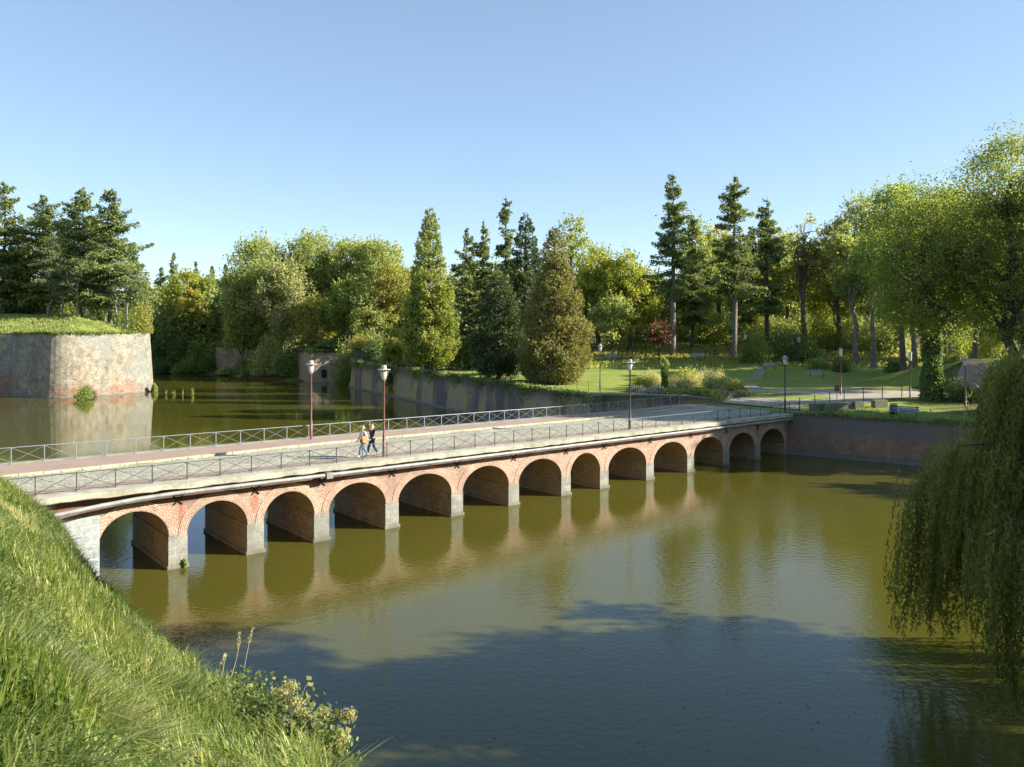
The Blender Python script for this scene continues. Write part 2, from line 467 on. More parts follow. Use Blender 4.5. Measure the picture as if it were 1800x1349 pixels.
def ground_mat(name, a, b, c, s1=0.4, s2=6.0, bd=0.03):
    m, nt, bs = new_mat(name)
    P = world_pos(nt)
    n1 = noise(nt, P, s1, 7, 0.65); n2 = noise(nt, P, s2, 5, 0.7)
    col = mix(nt, ramp(nt, n1, [(0.35, (0, 0, 0)), (0.68, (1, 1, 1))]), a, b)
    col = mix(nt, ramp(nt, n2, [(0.45, (0, 0, 0)), (0.75, (0.8,) * 3)]), col, c)
    nt.links.new(col, bs.inputs['Base Color'])
    bs.inputs['Roughness'].default_value = 0.95
    bump(nt, bs, n2, 0.6, bd)
    return m
MAT['path_red'] = ground_mat('red_brown_tarmac', (0.275, 0.195, 0.15), (0.33, 0.24, 0.19), (0.24, 0.165, 0.13), 0.5, 9, 0.01)
MAT['gravel'] = ground_mat('pale_gravel', (0.29, 0.255, 0.195), (0.40, 0.36, 0.29), (0.20, 0.18, 0.10), 0.35, 3, 0.02)
MAT['earth_path'] = ground_mat('trodden_earth_path', (0.27, 0.22, 0.15), (0.33, 0.28, 0.2), (0.15, 0.16, 0.05), 0.5, 3, 0.02)
MAT['kerb'] = ground_mat('yellowed_kerb_stone', (0.46, 0.42, 0.27), (0.54, 0.50, 0.37), (0.22, 0.2, 0.08), 1.5, 5, 0.02)
MAT['earth'] = ground_mat('earth_and_leaves', (0.10, 0.085, 0.045), (0.13, 0.14, 0.05), (0.07, 0.06, 0.03), 0.8, 5, 0.05)

def terrain_mat():
    m, nt, bs = new_mat('park_ground')
    P = world_pos(nt)
    n1 = noise(nt, P, 0.18, 7, 0.62); n2 = noise(nt, P, 3.5, 6, 0.7); n3 = noise(nt, P, 14.0, 3, 0.6)
    g = mix(nt, ramp(nt, n1, [(0.35, (0, 0, 0)), (0.65, (1, 1, 1))]), (0.20, 0.26, 0.045), (0.29, 0.33, 0.08))
    g = mix(nt, ramp(nt, n2, [(0.5, (0, 0, 0)), (0.75, (0.7,) * 3)]), g, (0.36, 0.36, 0.11))
    w = mix(nt, ramp(nt, n2, [(0.4, (0, 0, 0)), (0.62, (1, 1, 1))]), (0.065, 0.075, 0.024), (0.15, 0.105, 0.055))
    a = nd(nt, 'ShaderNodeAttribute', attribute_name='litter')
    ad = nd(nt, 'ShaderNodeMath', operation='MULTIPLY_ADD'); ad.inputs[1].default_value = 0.9
    nt.links.new(n1, ad.inputs[0]); nt.links.new(a.outputs['Fac'], ad.inputs[2])
    f = ramp(nt, ad.outputs[0], [(0.72, (0, 0, 0)), (1.0, (1, 1, 1))])
    nt.links.new(mix(nt, f, g, w), bs.inputs['Base Color'])
    bs.inputs['Roughness'].default_value = 0.95
    bs.inputs['Specular IOR Level'].default_value = 0.15
    bump(nt, bs, n3, 1.0, 0.12)
    return m
MAT['terrain'] = terrain_mat()

def water_mat():
    m, nt, bs = new_mat('murky_moat_water')
    P = world_pos(nt)
    big = noise(nt, P, 0.05, 3, 0.5)
    nt.links.new(ramp(nt, big, [(0.3, (0.070, 0.064, 0.010)), (0.7, (0.086, 0.080, 0.013))]), bs.inputs['Base Color'])
    bs.inputs['Roughness'].default_value = 0.03
    bs.inputs['IOR'].default_value = 1.48
    bs.inputs['Specular IOR Level'].default_value = 0.5
    bs.inputs['Specular Tint'].default_value = (0.40, 0.66, 1.0, 1)
    n1 = noise(nt, world_pos(nt, (1.0, 1.25, 1)), 3.2, 2, 0.5)
    n2 = noise(nt, world_pos(nt, (1.0, 1.3, 1)), 9.0, 2, 0.5)
    s = nd(nt, 'ShaderNodeMath', operation='MULTIPLY_ADD'); s.inputs[1].default_value = 0.35
    nt.links.new(n2, s.inputs[0]); nt.links.new(n1, s.inputs[2])
    # breeze patches: ripples are weaker behind the bridge
    patch = noise(nt, world_pos(nt, (0.6, 1, 1)), 0.09, 3, 0.5)
    sp = nd(nt, 'ShaderNodeSeparateXYZ'); nt.links.new(P, sp.inputs[0])
    ma = nd(nt, 'ShaderNodeMath', operation='MULTIPLY_ADD'); ma.inputs[1].default_value = -0.8407   # distance beyond bridge axis
    nt.links.new(sp.outputs[0], ma.inputs[0]); nt.links.new(sp.outputs[1], ma.inputs[2])
    mr = nd(nt, 'ShaderNodeMapRange'); mr.inputs[1].default_value = 46; mr.inputs[2].default_value = 66; mr.inputs[3].default_value = 1.0; mr.inputs[4].default_value = 0.22
    nt.links.new(ma.outputs[0], mr.inputs[0])
    pr = nd(nt, 'ShaderNodeMapRange'); pr.inputs[1].default_value = 0.35; pr.inputs[2].default_value = 0.65; pr.inputs[3].default_value = 0.45; pr.inputs[4].default_value = 1.0
    nt.links.new(patch, pr.inputs[0])
    mu = nd(nt, 'ShaderNodeMath', operation='MULTIPLY'); nt.links.new(mr.outputs[0], mu.inputs[0]); nt.links.new(pr.outputs[0], mu.inputs[1])
    b = nd(nt, 'ShaderNodeBump'); b.inputs['Distance'].default_value = 0.013
    nt.links.new(mu.outputs[0], b.inputs['Strength'])
    nt.links.new(s.outputs[0], b.inputs['Height']); nt.links.new(b.outputs[0], bs.inputs['Normal'])
    return m
MAT['water'] = water_mat()

def glass_mat():
    m, nt, bs = new_mat('milky_lantern_glass')
    bs.inputs['Base Color'].default_value = (0.78, 0.76, 0.68, 1)
    bs.inputs['Roughness'].default_value = 0.25
    bs.inputs['Transmission Weight'].default_value = 0.35
    return m
MAT['glass'] = glass_mat()

# ------------------------------------------------------------------ layout of the bridge
P1 = np.array([-15.729, 36.154]); UD = np.array([0.76543, 0.64352]); VD = np.array([-UD[1], UD[0]])
BANG = math.atan2(UD[1], UD[0])
def W(u, v, z):
    p = P1 + u * UD + v * VD
    return (float(p[0]), float(p[1]), float(z))
def ztop(u): return 4.0 - 0.008 * u
def zspr(u): return 1.5 - 0.009 * u
def zcrn(u): return 2.88 - 0.009 * u
BW, VW = 10.3, 5.9        # deck width, depth of the vaults under it
PIER_L = [0.0, 3.67, 7.2, 11.44, 15.9, 20.28, 24.82, 28.5, 33.36, 38.18, 42.83, 47.32]
PIER_W = 0.79
U0, U1 = -12.0, 54.6
OPEN = [(-2.95, 0.0)] + [(PIER_L[i] + PIER_W, PIER_L[i + 1]) for i in range(11)] + [(PIER_L[11] + PIER_W, 51.9)]

# ------------------------------------------------------------------ terrain
def sdist(X, Y, poly):
    """signed distance, positive inside"""
    P = np.array(poly, float); n = len(P)
    d = np.full(X.shape, 1e18); ins = np.zeros(X.shape, bool)
    for i in range(n):
        a, b = P[i], P[(i + 1) % n]
        ex, ey = b - a
        t = np.clip(((X - a[0]) * ex + (Y - a[1]) * ey) / (ex * ex + ey * ey), 0, 1)
        d = np.minimum(d, (X - a[0] - t * ex) ** 2 + (Y - a[1] - t * ey) ** 2)
        c = ((a[1] > Y) != (b[1] > Y))
        with np.errstate(divide='ignore', invalid='ignore'):
            xi = a[0] + (Y - a[1]) * ex / (ey if ey != 0 else 1e-12)
        ins ^= c & (X < xi)
    d = np.sqrt(d)
    return np.where(ins, d, -d)

def ss(x):
    x = np.clip(x, 0, 1); return x * x * (3 - 2 * x)

FW = (24.4, 69.9); GW = (35.5, 62.2)
KW = (7.9, 78.4); WW = (-30.8, 152.0)
KEND = (8.5, 79.7); BEND = (17.0, 79.2)
PARK = [FW, GW, (46, 56), (52, 48), (48, 40), (34, 33), (21, 29.5), (16.6, 26.5), (15.4, 23.8), (16.8, 19), (20, 10), (22, -25),
        (260, -60), (420, 420), (-260, 420), (-260, 205), (-110, 199), (-80, 196), (-66, 186), (-58, 176), (-46, 167), (-42, 165.2), (-33.6, 167), WW, KW, KEND, BEND]
def _bez(t): return tuple((1 - t) ** 2 * np.array((-77.0, 128.5)) + 2 * t * (1 - t) * np.array((-72.6, 125.8)) + t * t * np.array((-69.8, 131.1)))
ROUND = [(float(p[0]), float(p[1])) for p in (_bez(t) for t in np.linspace(0, 1, 11))]
BAST = [(-82.8, 131), *ROUND, (-64.9, 140.2), (-65.2, 142), (-85, 180), (-260, 187), (-260, 125)]
LEFT = [(-24.5, 30.5), (-31.5, 38.5), (-50, 52), (-110, 60), (-110, -30), (-30, -30)]

def height(X, Y):
    X = np.asarray(X, float); Y = np.asarray(Y, float)
    sd = sdist(X, Y, PARK)
    dfg = (X - FW[0]) * 0.57 + (Y - FW[1]) * 0.82
    z = 3.48 + 0.9 * np.maximum(ss(dfg / 14), ss((18 - X) / 4))
    z = z + 2.6 * ss((Y - 92) / 42) * ss((X + 8) / 24) + 2.6 * ss((Y - 128) / 40)
    z = z + 3.3 * ss((X - 44.5) / 8) * ss((Y - 62) / 10) * (1 - ss((Y - 92) / 16))
    z = z + 1.2 * ss((-24 - X) / 8) * ss((Y - 140) / 12) * (1 - ss((Y - 150) / 30))
    nat = ((Y > 163) & (X < -43)) | ((X > 12) & (Y < 57))
    hn = np.minimum(z, np.where(X > 0, -0.25 + sd * 0.55, -0.3 + sd * 0.42))
    hn = np.where(sd < 0, np.maximum(-0.25 + sd * 0.8, -3), hn)
    hw = np.where(sd > 1.3, z, -3 + (z + 3) * np.clip((sd - 0.6) / 0.7, 0, 1))
    h1 = np.where(nat, hn, hw)
    sb = sdist(X, Y, BAST)
    zb = 10.25 + np.minimum(3.3, 0.30 * np.maximum(sb - 1, 0))
    h2 = np.where(sb > 1.3, zb, -3 + (zb + 3) * np.clip((sb - 0.6) / 0.7, 0, 1))
    sl = sdist(X, Y, LEFT)
    h3 = np.where(sl > 0, np.minimum(3.7, -0.2 + sl * 1.2), np.maximum(-3, sl))
    return np.maximum(np.maximum(h1, h2), h3)

def gz(x, y): return float(height(np.array([x]), np.array([y]))[0])

ax = np.concatenate([[-2500, -1200, -600, -350, -240], np.arange(-160, -84, 2.0), np.arange(-84, 70, 0.9), np.arange(70, 130, 3.0), [160, 240, 350, 600, 1200, 2500]])
ay = np.concatenate([[-1500, -600, -250, -120, -60], np.arange(-30, 20, 3.0), np.arange(20, 215, 0.9), np.arange(215, 300, 5.0), [340, 420, 600, 1000, 1800, 3500]])
GX, GY = np.meshgrid(ax, ay)
GZ = height(GX, GY)
GZ = np.where((np.abs(GX) > 300) | (GY > 320) | (GY < -100), 6.0, GZ)
bn = (np.sin(GX * 0.31 + 1.3 * np.sin(GY * 0.23)) + np.sin(GY * 0.37 + GX * 0.11)) * 0.05
GZ = GZ + np.where(GZ > 3, bn, 0)
lit = 0.62 * ss((GY - 112 + 0.1 * (GX - 20)) / 16) * (GX > -40) + 0.55 * (GX <= -40) * (GY > 150) + 0.5 * ss((GX - 34) / 6) * (GY < 90)
lit = np.where((GX < -64) & (GY < 187), 0.30, lit)
nx, ny = len(ax), len(ay)
idx = np.arange(nx * ny).reshape(ny, nx)
QT = np.stack([idx[:-1, :-1], idx[:-1, 1:], idx[1:, 1:], idx[1:, :-1]], -1).reshape(-1, 4)
me = np_mesh('ground', np.stack([GX, GY, GZ], -1).reshape(-1, 3), QT, MAT['terrain'], {'litter': lit.ravel()}, smooth=True)
tag(link(bpy.data.objects.new('ground', me)), kind='structure')

b = MB(); b.face([(-400, -200, 0), (400, -200, 0), (400, 420, 0), (-400, 420, 0)])
tag(b.build('water', MAT['water']), kind='structure')

def sheet(name, left, right, mat, lift=0.05, n=60, kind='structure'):
    """ground-hugging strip between two polylines"""
    L = np.array(left, float); Rr = np.array(right, float)
    def res(P):
        d = np.r_[0, np.cumsum(np.linalg.norm(np.diff(P, axis=0), axis=1))]
        t = np.linspace(0, d[-1], n)
        return np.stack([np.interp(t, d, P[:, 0]), np.interp(t, d, P[:, 1])], 1)
    L, Rr = res(L), res(Rr)
    k = 7
    G = np.stack([L + (Rr - L) * (j / (k - 1)) for j in range(k)], 1)
    Z = height(G[..., 0], G[..., 1]) + lift
    V = np.concatenate([G, Z[..., None]], -1).reshape(-1, 3)
    ii = np.arange(n * k).reshape(n, k)
    Q = np.stack([ii[:-1, :-1], ii[:-1, 1:], ii[1:, 1:], ii[1:, :-1]], -1).reshape(-1, 4)
    return tag(link(bpy.data.objects.new(name, np_mesh(name, V, Q, mat, smooth=True))), kind=kind)

# near hill -----------------------------------------------------------------
# crest of the slope: direction from the top of the rampart, distance, height
CREST = np.array([(x_, Y_, CAM_Z - (r_ - HOR) / F_PX * Y_ - .2) for x_, r_, Y_ in [(-700, 800, 30), (-300, 800, 30), (-100, 800, 30), (0, 830, 29.5), (50, 868, 28.5), (100, 905, 27), (140, 965, 25.2), (170, 1005, 23.8), (230, 1062, 20.5), (300, 1125, 17.5), (360, 1165, 15.0), (420, 1200, 12.8), (500, 1240, 10.8), (560, 1275, 9.3), (596, 1340, 7.6), (640, 1450, 6.2), (760, 1700, 5.0), (1000, 2000, 4.2), (1600, 2300, 3.8), (4000, 2500, 3.5)]])
CS = (CREST[:, 0] - 900) / F_PX
def hill(X, Y):
    X = np.asarray(X, float); Y = np.asarray(Y, float)
    Yp = np.maximum(Y, .6)
    sx_ = np.clip(X / Yp, CS[0], CS[-1])
    Ys = np.interp(sx_, CS, CREST[:, 1]); zs = np.interp(sx_, CS, CREST[:, 2])
    top = 9.35
    out = top - (top - zs) * np.clip(Yp / Ys, 0, 3) ** 1.06
    w = 0.035 * Ys
    q = (Yp - Ys) / w
    out = out - 1.05 * w * np.where(q > 30, q, np.log1p(np.exp(np.minimum(q, 30))))
    out = np.where(Y < .6, np.minimum(top, out), out)
    u = (X - P1[0]) * UD[0] + (Y - P1[1]) * UD[1]; v = (X - P1[0]) * VD[0] + (Y - P1[1]) * VD[1]
    out = np.where(u < -7, np.maximum(out, 3.0 + np.minimum(0, (-7 - u) * .5 - 1)), out)
    lim = np.where(v > -0.6, 2.6, 50)                      # stays below the deck
    return np.minimum(np.maximum(out, -2.5), lim)
hx = np.concatenate([np.arange(-60, -34, 2.0), np.arange(-34, 10.1, 0.3), np.arange(11, 34, 1.0)]); hy_ = np.concatenate([np.arange(-60, -8, 2.0), np.arange(-8, 36.1, 0.3)])
HX, HY = np.meshgrid(hx, hy_)
def tuss(x, y): return .10 * np.sin(x * 2.3 + 1.7 * np.sin(y * 1.1)) * np.sin(y * 2.0 + 1.3 * np.sin(x * 1.4)) + .06 * np.sin(x * 5.1 + y * 1.3) * np.sin(y * 4.3 - x)
HZ = hill(HX, HY) + tuss(HX, HY)
ii = np.arange(HX.size).reshape(HX.shape)
QH = np.stack([ii[:-1, :-1], ii[:-1, 1:], ii[1:, 1:], ii[1:, :-1]], -1).reshape(-1, 4)
me = np_mesh('hill_slope', np.stack([HX, HY, HZ], -1).reshape(-1, 3), QH, MAT['earth'], smooth=True)
tag(link(bpy.data.objects.new('hill_slope', me)), kind='structure')

# ------------------------------------------------------------------ bridge
def build_bridge():
    root = thing('arched_bridge', 'long red brick bridge with thirteen round arches on grey stone piers', 'bridge', W(0, 0, 0))
    NA = 18
    body, soff = MB(), MB()
    segs = []                                                  # (u0, z0lo, u1, z1lo) for front and back faces
    edges = [U0] + [e for o in OPEN for e in o] + [U1]
    for k, (a, c) in enumerate(OPEN):
        pts = []
        um = (a + c) / 2
        zs, zc = zspr(um), zcrn(um)
        for i in range(NA + 1):
            t = math.pi * (1 - i / NA)
            pts.append((um + (c - a) / 2 * math.cos(t), zs + (zc - zs) * math.sin(t)))
        for p, q in zip(pts[:-1], pts[1:]): segs.append((p[0], p[1], q[0], q[1]))
        L = 0
        for p, q in zip(pts[:-1], pts[1:]):
            l2 = L + math.hypot(q[0] - p[0], q[1] - p[1])
            soff.face([W(p[0], 0, p[1]), W(p[0], VW, p[1]), W(q[0], VW, q[1]), W(q[0], 0, q[1])], [(0, L), (VW, L), (VW, l2), (0, l2)])
            L = l2
        # voussoir ring, front and back
        TH = 0.44
        for vf, sgn in ((-0.025, 1), (VW + 0.025, -1)):
            ring = MB()
            ext = []
            for i in range(NA + 1):
                t = math.pi * (1 - i / NA)
                rx, rz = (c - a) / 2 + min(TH, 0.385), (zc - zs) + TH
                ext.append((um + rx * math.cos(t), zs + rz * math.sin(t)))
            L = 0
            for i in range(NA):
                p, q, pe, qe = pts[i], pts[i + 1], ext[i], ext[i + 1]
                l2 = L + 0.5 * (math.hypot(q[0] - p[0], q[1] - p[1]) + math.hypot(qe[0] - pe[0], qe[1] - pe[1]))
                ring.face([W(p[0], vf, p[1]), W(q[0], vf, q[1]), W(qe[0], vf, qe[1]), W(pe[0], vf, pe[1])][::sgn], [(L, 0), (l2, 0), (l2, TH), (L, TH)][::sgn])
                back = 0.0 if sgn > 0 else VW
                ring.face([W(pe[0], vf, pe[1]), W(qe[0], vf, qe[1]), W(qe[0], back, qe[1]), W(pe[0], back, pe[1])], [(L, 0), (l2, 0), (l2, .03), (L, .03)])
                ring.face([W(p[0], vf, p[1]), W(q[0], vf, q[1]), W(q[0], back, q[1]), W(p[0], back, p[1])], [(L, 0), (l2, 0), (l2, .03), (L, .03)])
                L = l2
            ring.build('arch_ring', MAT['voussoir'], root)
    for k in range(0, len(edges), 2):
        a, c = edges[k], edges[k + 1]
        segs.append((a, -2.0, c, -2.0))
    for (ua, za, uc, zc_) in segs:
        ta, tc = ztop(ua) - 0.3, ztop(uc) - 0.3
        body.face([W(ua, 0, za), W(uc, 0, zc_), W(uc, 0, tc), W(ua, 0, ta)], [(ua, za), (uc, zc_), (uc, tc), (ua, ta)])
        body.face([W(ua, VW, za), W(ua, VW, ta), W(uc, VW, tc), W(uc, VW, zc_)], [(ua, za), (ua, ta), (uc, tc), (uc, zc_)])
    for u in (U0, U1): body.face([W(u, 0, -2), W(u, VW, -2), W(u, VW, ztop(u) - .3), W(u, 0, ztop(u) - .3)])
    # the far footpath rides on a concrete slab carried by beams
    sl = MB()
    us = np.arange(U0, U1 + .01, 2.0)
    sl_pr = lambda u: [(.3, ztop(u) - .30), (.3, ztop(u) - .305), (VW + .1, ztop(u) - .42), (BW + .2, ztop(u) - .42), (BW + .2, ztop(u) - .30)]
    for a, c in zip(us[:-1], us[1:]):
        A_, C_ = sl_pr(a), sl_pr(c)
        for i in range(5):
            k = (i + 1) % 5
            sl.face([W(a, *A_[i]), W(c, *C_[i]), W(c, *C_[k]), W(a, *A_[k])])
    sl.build('deck_slab', MAT['concrete'], root)
    for a in PIER_L:
        bm_ = MB(); u = a + PIER_W / 2
        q = [(VW + .03, ztop(u) - .43), (BW - .1, ztop(u) - .43), (BW - .1, ztop(u) - .62), (VW + .03, ztop(u) - 1.25)]
        bm_.face([W(u - .15, *p) for p in q]); bm_.face([W(u + .15, *p) for p in q[::-1]])
        for i in range(4): bm_.face([W(u - .15, *q[i]), W(u + .15, *q[i]), W(u + .15, *q[(i + 1) % 4]), W(u - .15, *q[(i + 1) % 4])])
        bm_.build('bracket', MAT['concrete'], root)
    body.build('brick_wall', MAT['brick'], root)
    soff.build('vault', MAT['soffit'], root)
    def pier(a, c, name, mf, mi, e=0.03, ha=None):
        p = MB()
        za = ha if ha else zspr((a + c) / 2) + 0.01
        for (e2, zlo, zhi) in ((e + 0.06, -2.0, 0.16), (e, 0.16, za)):
            q = [(a - e2, -e2), (c + e2, -e2), (c + e2, VW + e2), (a - e2, VW + e2)]
            for i in range(4):
                s, t = q[i], q[(i + 1) % 4]
                l = math.hypot(t[0] - s[0], t[1] - s[1]); o = a * 3.1
                p.face([W(*s, zlo), W(*t, zlo), W(*t, zhi), W(*s, zhi)], [(o, zlo), (o + l, zlo), (o + l, zhi), (o, zhi)], 0 if i in (0, 2) else 1)
            p.face([W(*s, zhi) for s in q], [(s[0], s[1]) for s in q], 0)
        return p.build(name, [mf, mi], root)
    for a in PIER_L: pier(a, a + PIER_W, 'pier', MAT['pier_stone'], MAT['pier_inner'])
    ab = pier(-11.0, -2.95, 'abutment', MAT['abutment'], MAT['pier_inner'], 0.05, 2.95)
    ab['label'] = 'bluestone abutment beside the grass slope'
    pier(51.9, 54.2, 'abutment', MAT['wall_right'], MAT['pier_inner'], 0.05, 1.0)
    # coping slabs, front and back: edge profile slightly uneven
    for (v0, v1, sgn) in ((-0.52, 0.42, 1), (BW - 0.3, BW + 0.25, -1)):
        cp = MB()
        us = np.arange(-9.0, 55.21, 0.45)
        prev = None
        for u in us:
            j = random.uniform(-0.015, 0.015); j2 = random.uniform(-0.035, 0.03); zt = ztop(u)
            if random.random() < 0.08: j += 0.07; j2 += 0.05
            pr = [(v0 + (j if sgn > 0 else 0), zt + min(j * .2, .01)), (v1, zt + .012), (v1, zt - .29), (v0 + .05 * sgn, zt - .29 + j2 * .8), (v0 + (j if sgn > 0 else 0), zt - .25 + j2)]
            if prev:
                for i in range(5):
                    k = (i + 1) % 5
                    cp.face([W(prev[0], *prev[1][i]), W(u, *pr[i]), W(u, *pr[k]), W(prev[0], *prev[1][k])])
            else: cp.face([W(u, *q) for q in pr])
            prev = (u, pr)
        cp.face([W(prev[0], *q) for q in reversed(prev[1])])
        cp.build('coping', MAT['concrete'], root)
    # iron wall ties
    for a in PIER_L:
        u = a + PIER_W / 2; z = ztop(u) - 0.86
        t = MB()
        for s in (-1, 1):
            t.tube([W(u - .2, -.045, z - .2 * s), W(u, -.05, z), W(u + .2, -.045, z + .2 * s)], 0.026, 5)
        t.build('wall_tie', MAT['iron'], root)
    return root
BRIDGE = build_bridge()

# zinc pipe hung along the face
pr = thing('drain_pipe', 'long pale zinc pipe hung under the coping of the bridge', 'pipe', W(0, -.5, 3.5))
b = MB()
pp = [W(-6.2, -.95, 3.22), W(-4.4, -.78, 3.36), W(-3, -.64, 3.46), W(-1.5, -.54, 3.53), W(0, -.5, 3.555)] + [W(u, -.5, ztop(u) - .445) for u in np.arange(1, 54.3, 1.0)] + [W(54.6, -.5, 3.11)]
b.tube(pp, 0.098, 12)
b.build('pipe', MAT['pipe'], pr, smooth=True)
for u in np.arange(0.5, 54, 2.6):
    b = MB(); z = ztop(u) - .445
    b.tube([W(u, -.5, z + .107), W(u, -.61, z), W(u, -.5, z - .107), W(u, -.39, z)], .014, 4)
    b.tube([W(u, -.5, z + .12), W(u, -.3, z + .2)], .014, 4); b.tube([W(u, -.39, z), W(u, .02, z)], .014, 4)
    b.build('bracket', MAT['iron'], pr)
b = MB(); b.box(W(7.75, -.5, ztop(7.75) - .47), (.19, .15, .15), BANG, bev=.02); b.build('junction_box', MAT['pipe'], pr)

# deck surfaces ---------------------------------------------------------------
def strip(name, v0, v1, dz, mat, u0=-30, u1=56, step=1.0, thick=0.0):
    s = MB()
    us = np.arange(u0, u1 + .01, step)
    for a, c in zip(us[:-1], us[1:]):
        f0 = v0(a) if callable(v0) else v0; f1 = v0(c) if callable(v0) else v0
        g0 = v1(a) if callable(v1) else v1; g1 = v1(c) if callable(v1) else v1
        s.face([W(a, f0, ztop(a) + dz), W(c, f1, ztop(c) + dz), W(c, g1, ztop(c) + dz), W(a, g0, ztop(a) + dz)], [(a, f0), (c, f1), (c, g1), (a, g0)])
        if thick:
            s.face([W(a, f0, ztop(a) + dz - thick), W(c, f1, ztop(c) + dz - thick), W(c, f1, ztop(c) + dz), W(a, f0, ztop(a) + dz)], [(a, 0), (c, 0), (c, thick), (a, thick)])
            s.face([W(a, g0, ztop(a) + dz), W(c, g1, ztop(c) + dz), W(c, g1, ztop(c) + dz - thick), W(a, g0, ztop(a) + dz - thick)], [(a, thick), (c, thick), (c, 0), (a, 0)])
    return tag(s.build(name, mat), kind='structure')
def kv(u): return 6.45 + 1.15 * float(ss(np.array((u + 6) / 20.0))) + 2.4 * float(ss(np.array((u - 40) / 16.0)))
strip('cobbled_road', 1.55, kv, -0.09, MAT['cobble'], thick=0.2)
strip('front_footpath', 0.425, 1.546, 0.004, MAT['path_red'], thick=0.3)
strip('back_footpath', lambda u: kv(u) + .19, lambda u: BW - .303 + 1.6 * float(ss(np.array((u - 38) / 14.0))), 0.006, MAT['path_red'], thick=0.3)
s = MB()
u = -30.0
while u < 55.5:
    l = random.uniform(.75, 1.05)
    um = u + l / 2
    an = math.atan2(kv(u + l) - kv(u), l)
    s.box(W(um, kv(um) + .095, ztop(um) - .05 + random.uniform(-.008, .008)), (l / 2 - .012, .092, .075), BANG + an, bev=.015)
    u += l
tag(s.build('kerb', MAT['kerb']), kind='structure')
# road beyond the bridge and park paths
cl = [W(55.6, 5, 0)[:2], W(58.5, 5.6, 0)[:2], (31, 79.5), (38, 81.5), (50, 83), (80, 86)]
sheet('gravel_road', [W(54.8, 11.6, 0)[:2], W(57, 12.2, 0)[:2], (24.5, 85.2), (32, 87), (38, 87.2), (43, 84)], [W(55.6, .6, 0)[:2], W(58, 1.6, 0)[:2], (33, 74), (37.5, 76), (41, 77.5), (44, 79)], MAT['gravel'], 0.07, 70)
sheet('park_path', [(24.8, 85.5), (26.6, 92), (30, 100), (34.2, 110), (36, 124)], [(27.8, 86), (28.6, 92), (31.4, 99.5), (35.3, 109.5), (37, 124)], MAT['earth_path'], 0.06, 50)

# ------------------------------------------------------------------ retaining walls
def wall(name, label, pts, tops, mat, thick=1.35, batter=0.08, zb=-2.0, group=None, plinth=None, cat='wall'):
    root = thing(name, label, cat, (pts[0][0], pts[0][1], 0), group=group)
    P = [np.array(p, float) for p in pts]
    n = len(P)
    N = []
    for i in range(n):
        d = []
        if i > 0: d.append((P[i] - P[i - 1]) / np.linalg.norm(P[i] - P[i - 1]))
        if i < n - 1: d.append((P[i + 1] - P[i]) / np.linalg.norm(P[i + 1] - P[i]))
        ns = [np.array([q[1], -q[0]]) for q in d]
        m = sum(ns); m = m / np.linalg.norm(m)
        m = m / max(0.45, float(m @ ns[0]))
        N.append(m)
    def body(o0, o1, z0s, z1s, nm, mt, bat, sub=1):
        w = MB(); L = 0
        for i in range(n - 1):
            l2 = L + float(np.linalg.norm(P[i + 1] - P[i]))
            def q(j, off, z): r = P[j] + N[j] * off; return (r[0], r[1], z)
            bo = [o1 + bat * (z1s[j] - z0s[j]) for j in (i, i + 1)]
            a, c = i, i + 1
            w.face([q(a, bo[0], z0s[a]), q(c, bo[1], z0s[c]), q(c, o1, z1s[c]), q(a, o1, z1s[a])], [(L, z0s[a]), (l2, z0s[c]), (l2, z1s[c]), (L, z1s[a])])
            w.face([q(a, o1, z1s[a]), q(c, o1, z1s[c]), q(c, o0, z1s[c]), q(a, o0, z1s[a])], [(L, 0), (l2, 0), (l2, 1), (L, 1)])
            w.face([q(c, o0, z0s[c]), q(a, o0, z0s[a]), q(a, o0, z1s[a]), q(c, o0, z1s[c])], [(l2, z0s[c]), (L, z0s[a]), (L, z1s[a]), (l2, z1s[c])])
            if i == 0: w.face([q(a, o0, z0s[a]), q(a, bo[0], z0s[a]), q(a, o1, z1s[a]), q(a, o0, z1s[a])], [(0, z0s[a]), (1.4, z0s[a]), (1.4, z1s[a]), (0, z1s[a])])
            if i == n - 2: w.face([q(c, bo[1], z0s[c]), q(c, o0, z0s[c]), q(c, o0, z1s[c]), q(c, o1, z1s[c])], [(0, z0s[c]), (1.4, z0s[c]), (1.4, z1s[c]), (0, z1s[c])])
            L = l2
        return w.build(nm, mt, root)
    body(-thick, 0.0, [zb] * n, list(tops), 'wall_face', mat, batter)
    body(-thick - .02, 0.05, [t + .003 for t in tops], [t + .10 for t in tops], 'wall_top', MAT['wall_cap'], 0.0)
    if plinth:
        h = plinth
        body(-.3, batter * (tops[0] - h) + .16, [zb] * n, [h] * n, 'plinth', MAT['plinth'], 0.0)
    return root
MAT['wall_cap'] = ground_mat('mossy_wall_top', (0.15, 0.14, 0.09), (0.19, 0.18, 0.13), (0.10, 0.13, 0.04), 0.8, 5, 0.03)
MAT['plinth'] = brick_mat('plinth_stone', (0.24, 0.225, 0.20), (0.19, 0.18, 0.165), (0.16, 0.15, 0.13), 0.9, 0.3, 0.014, (0.15, 0.14, 0.11), 0.5)

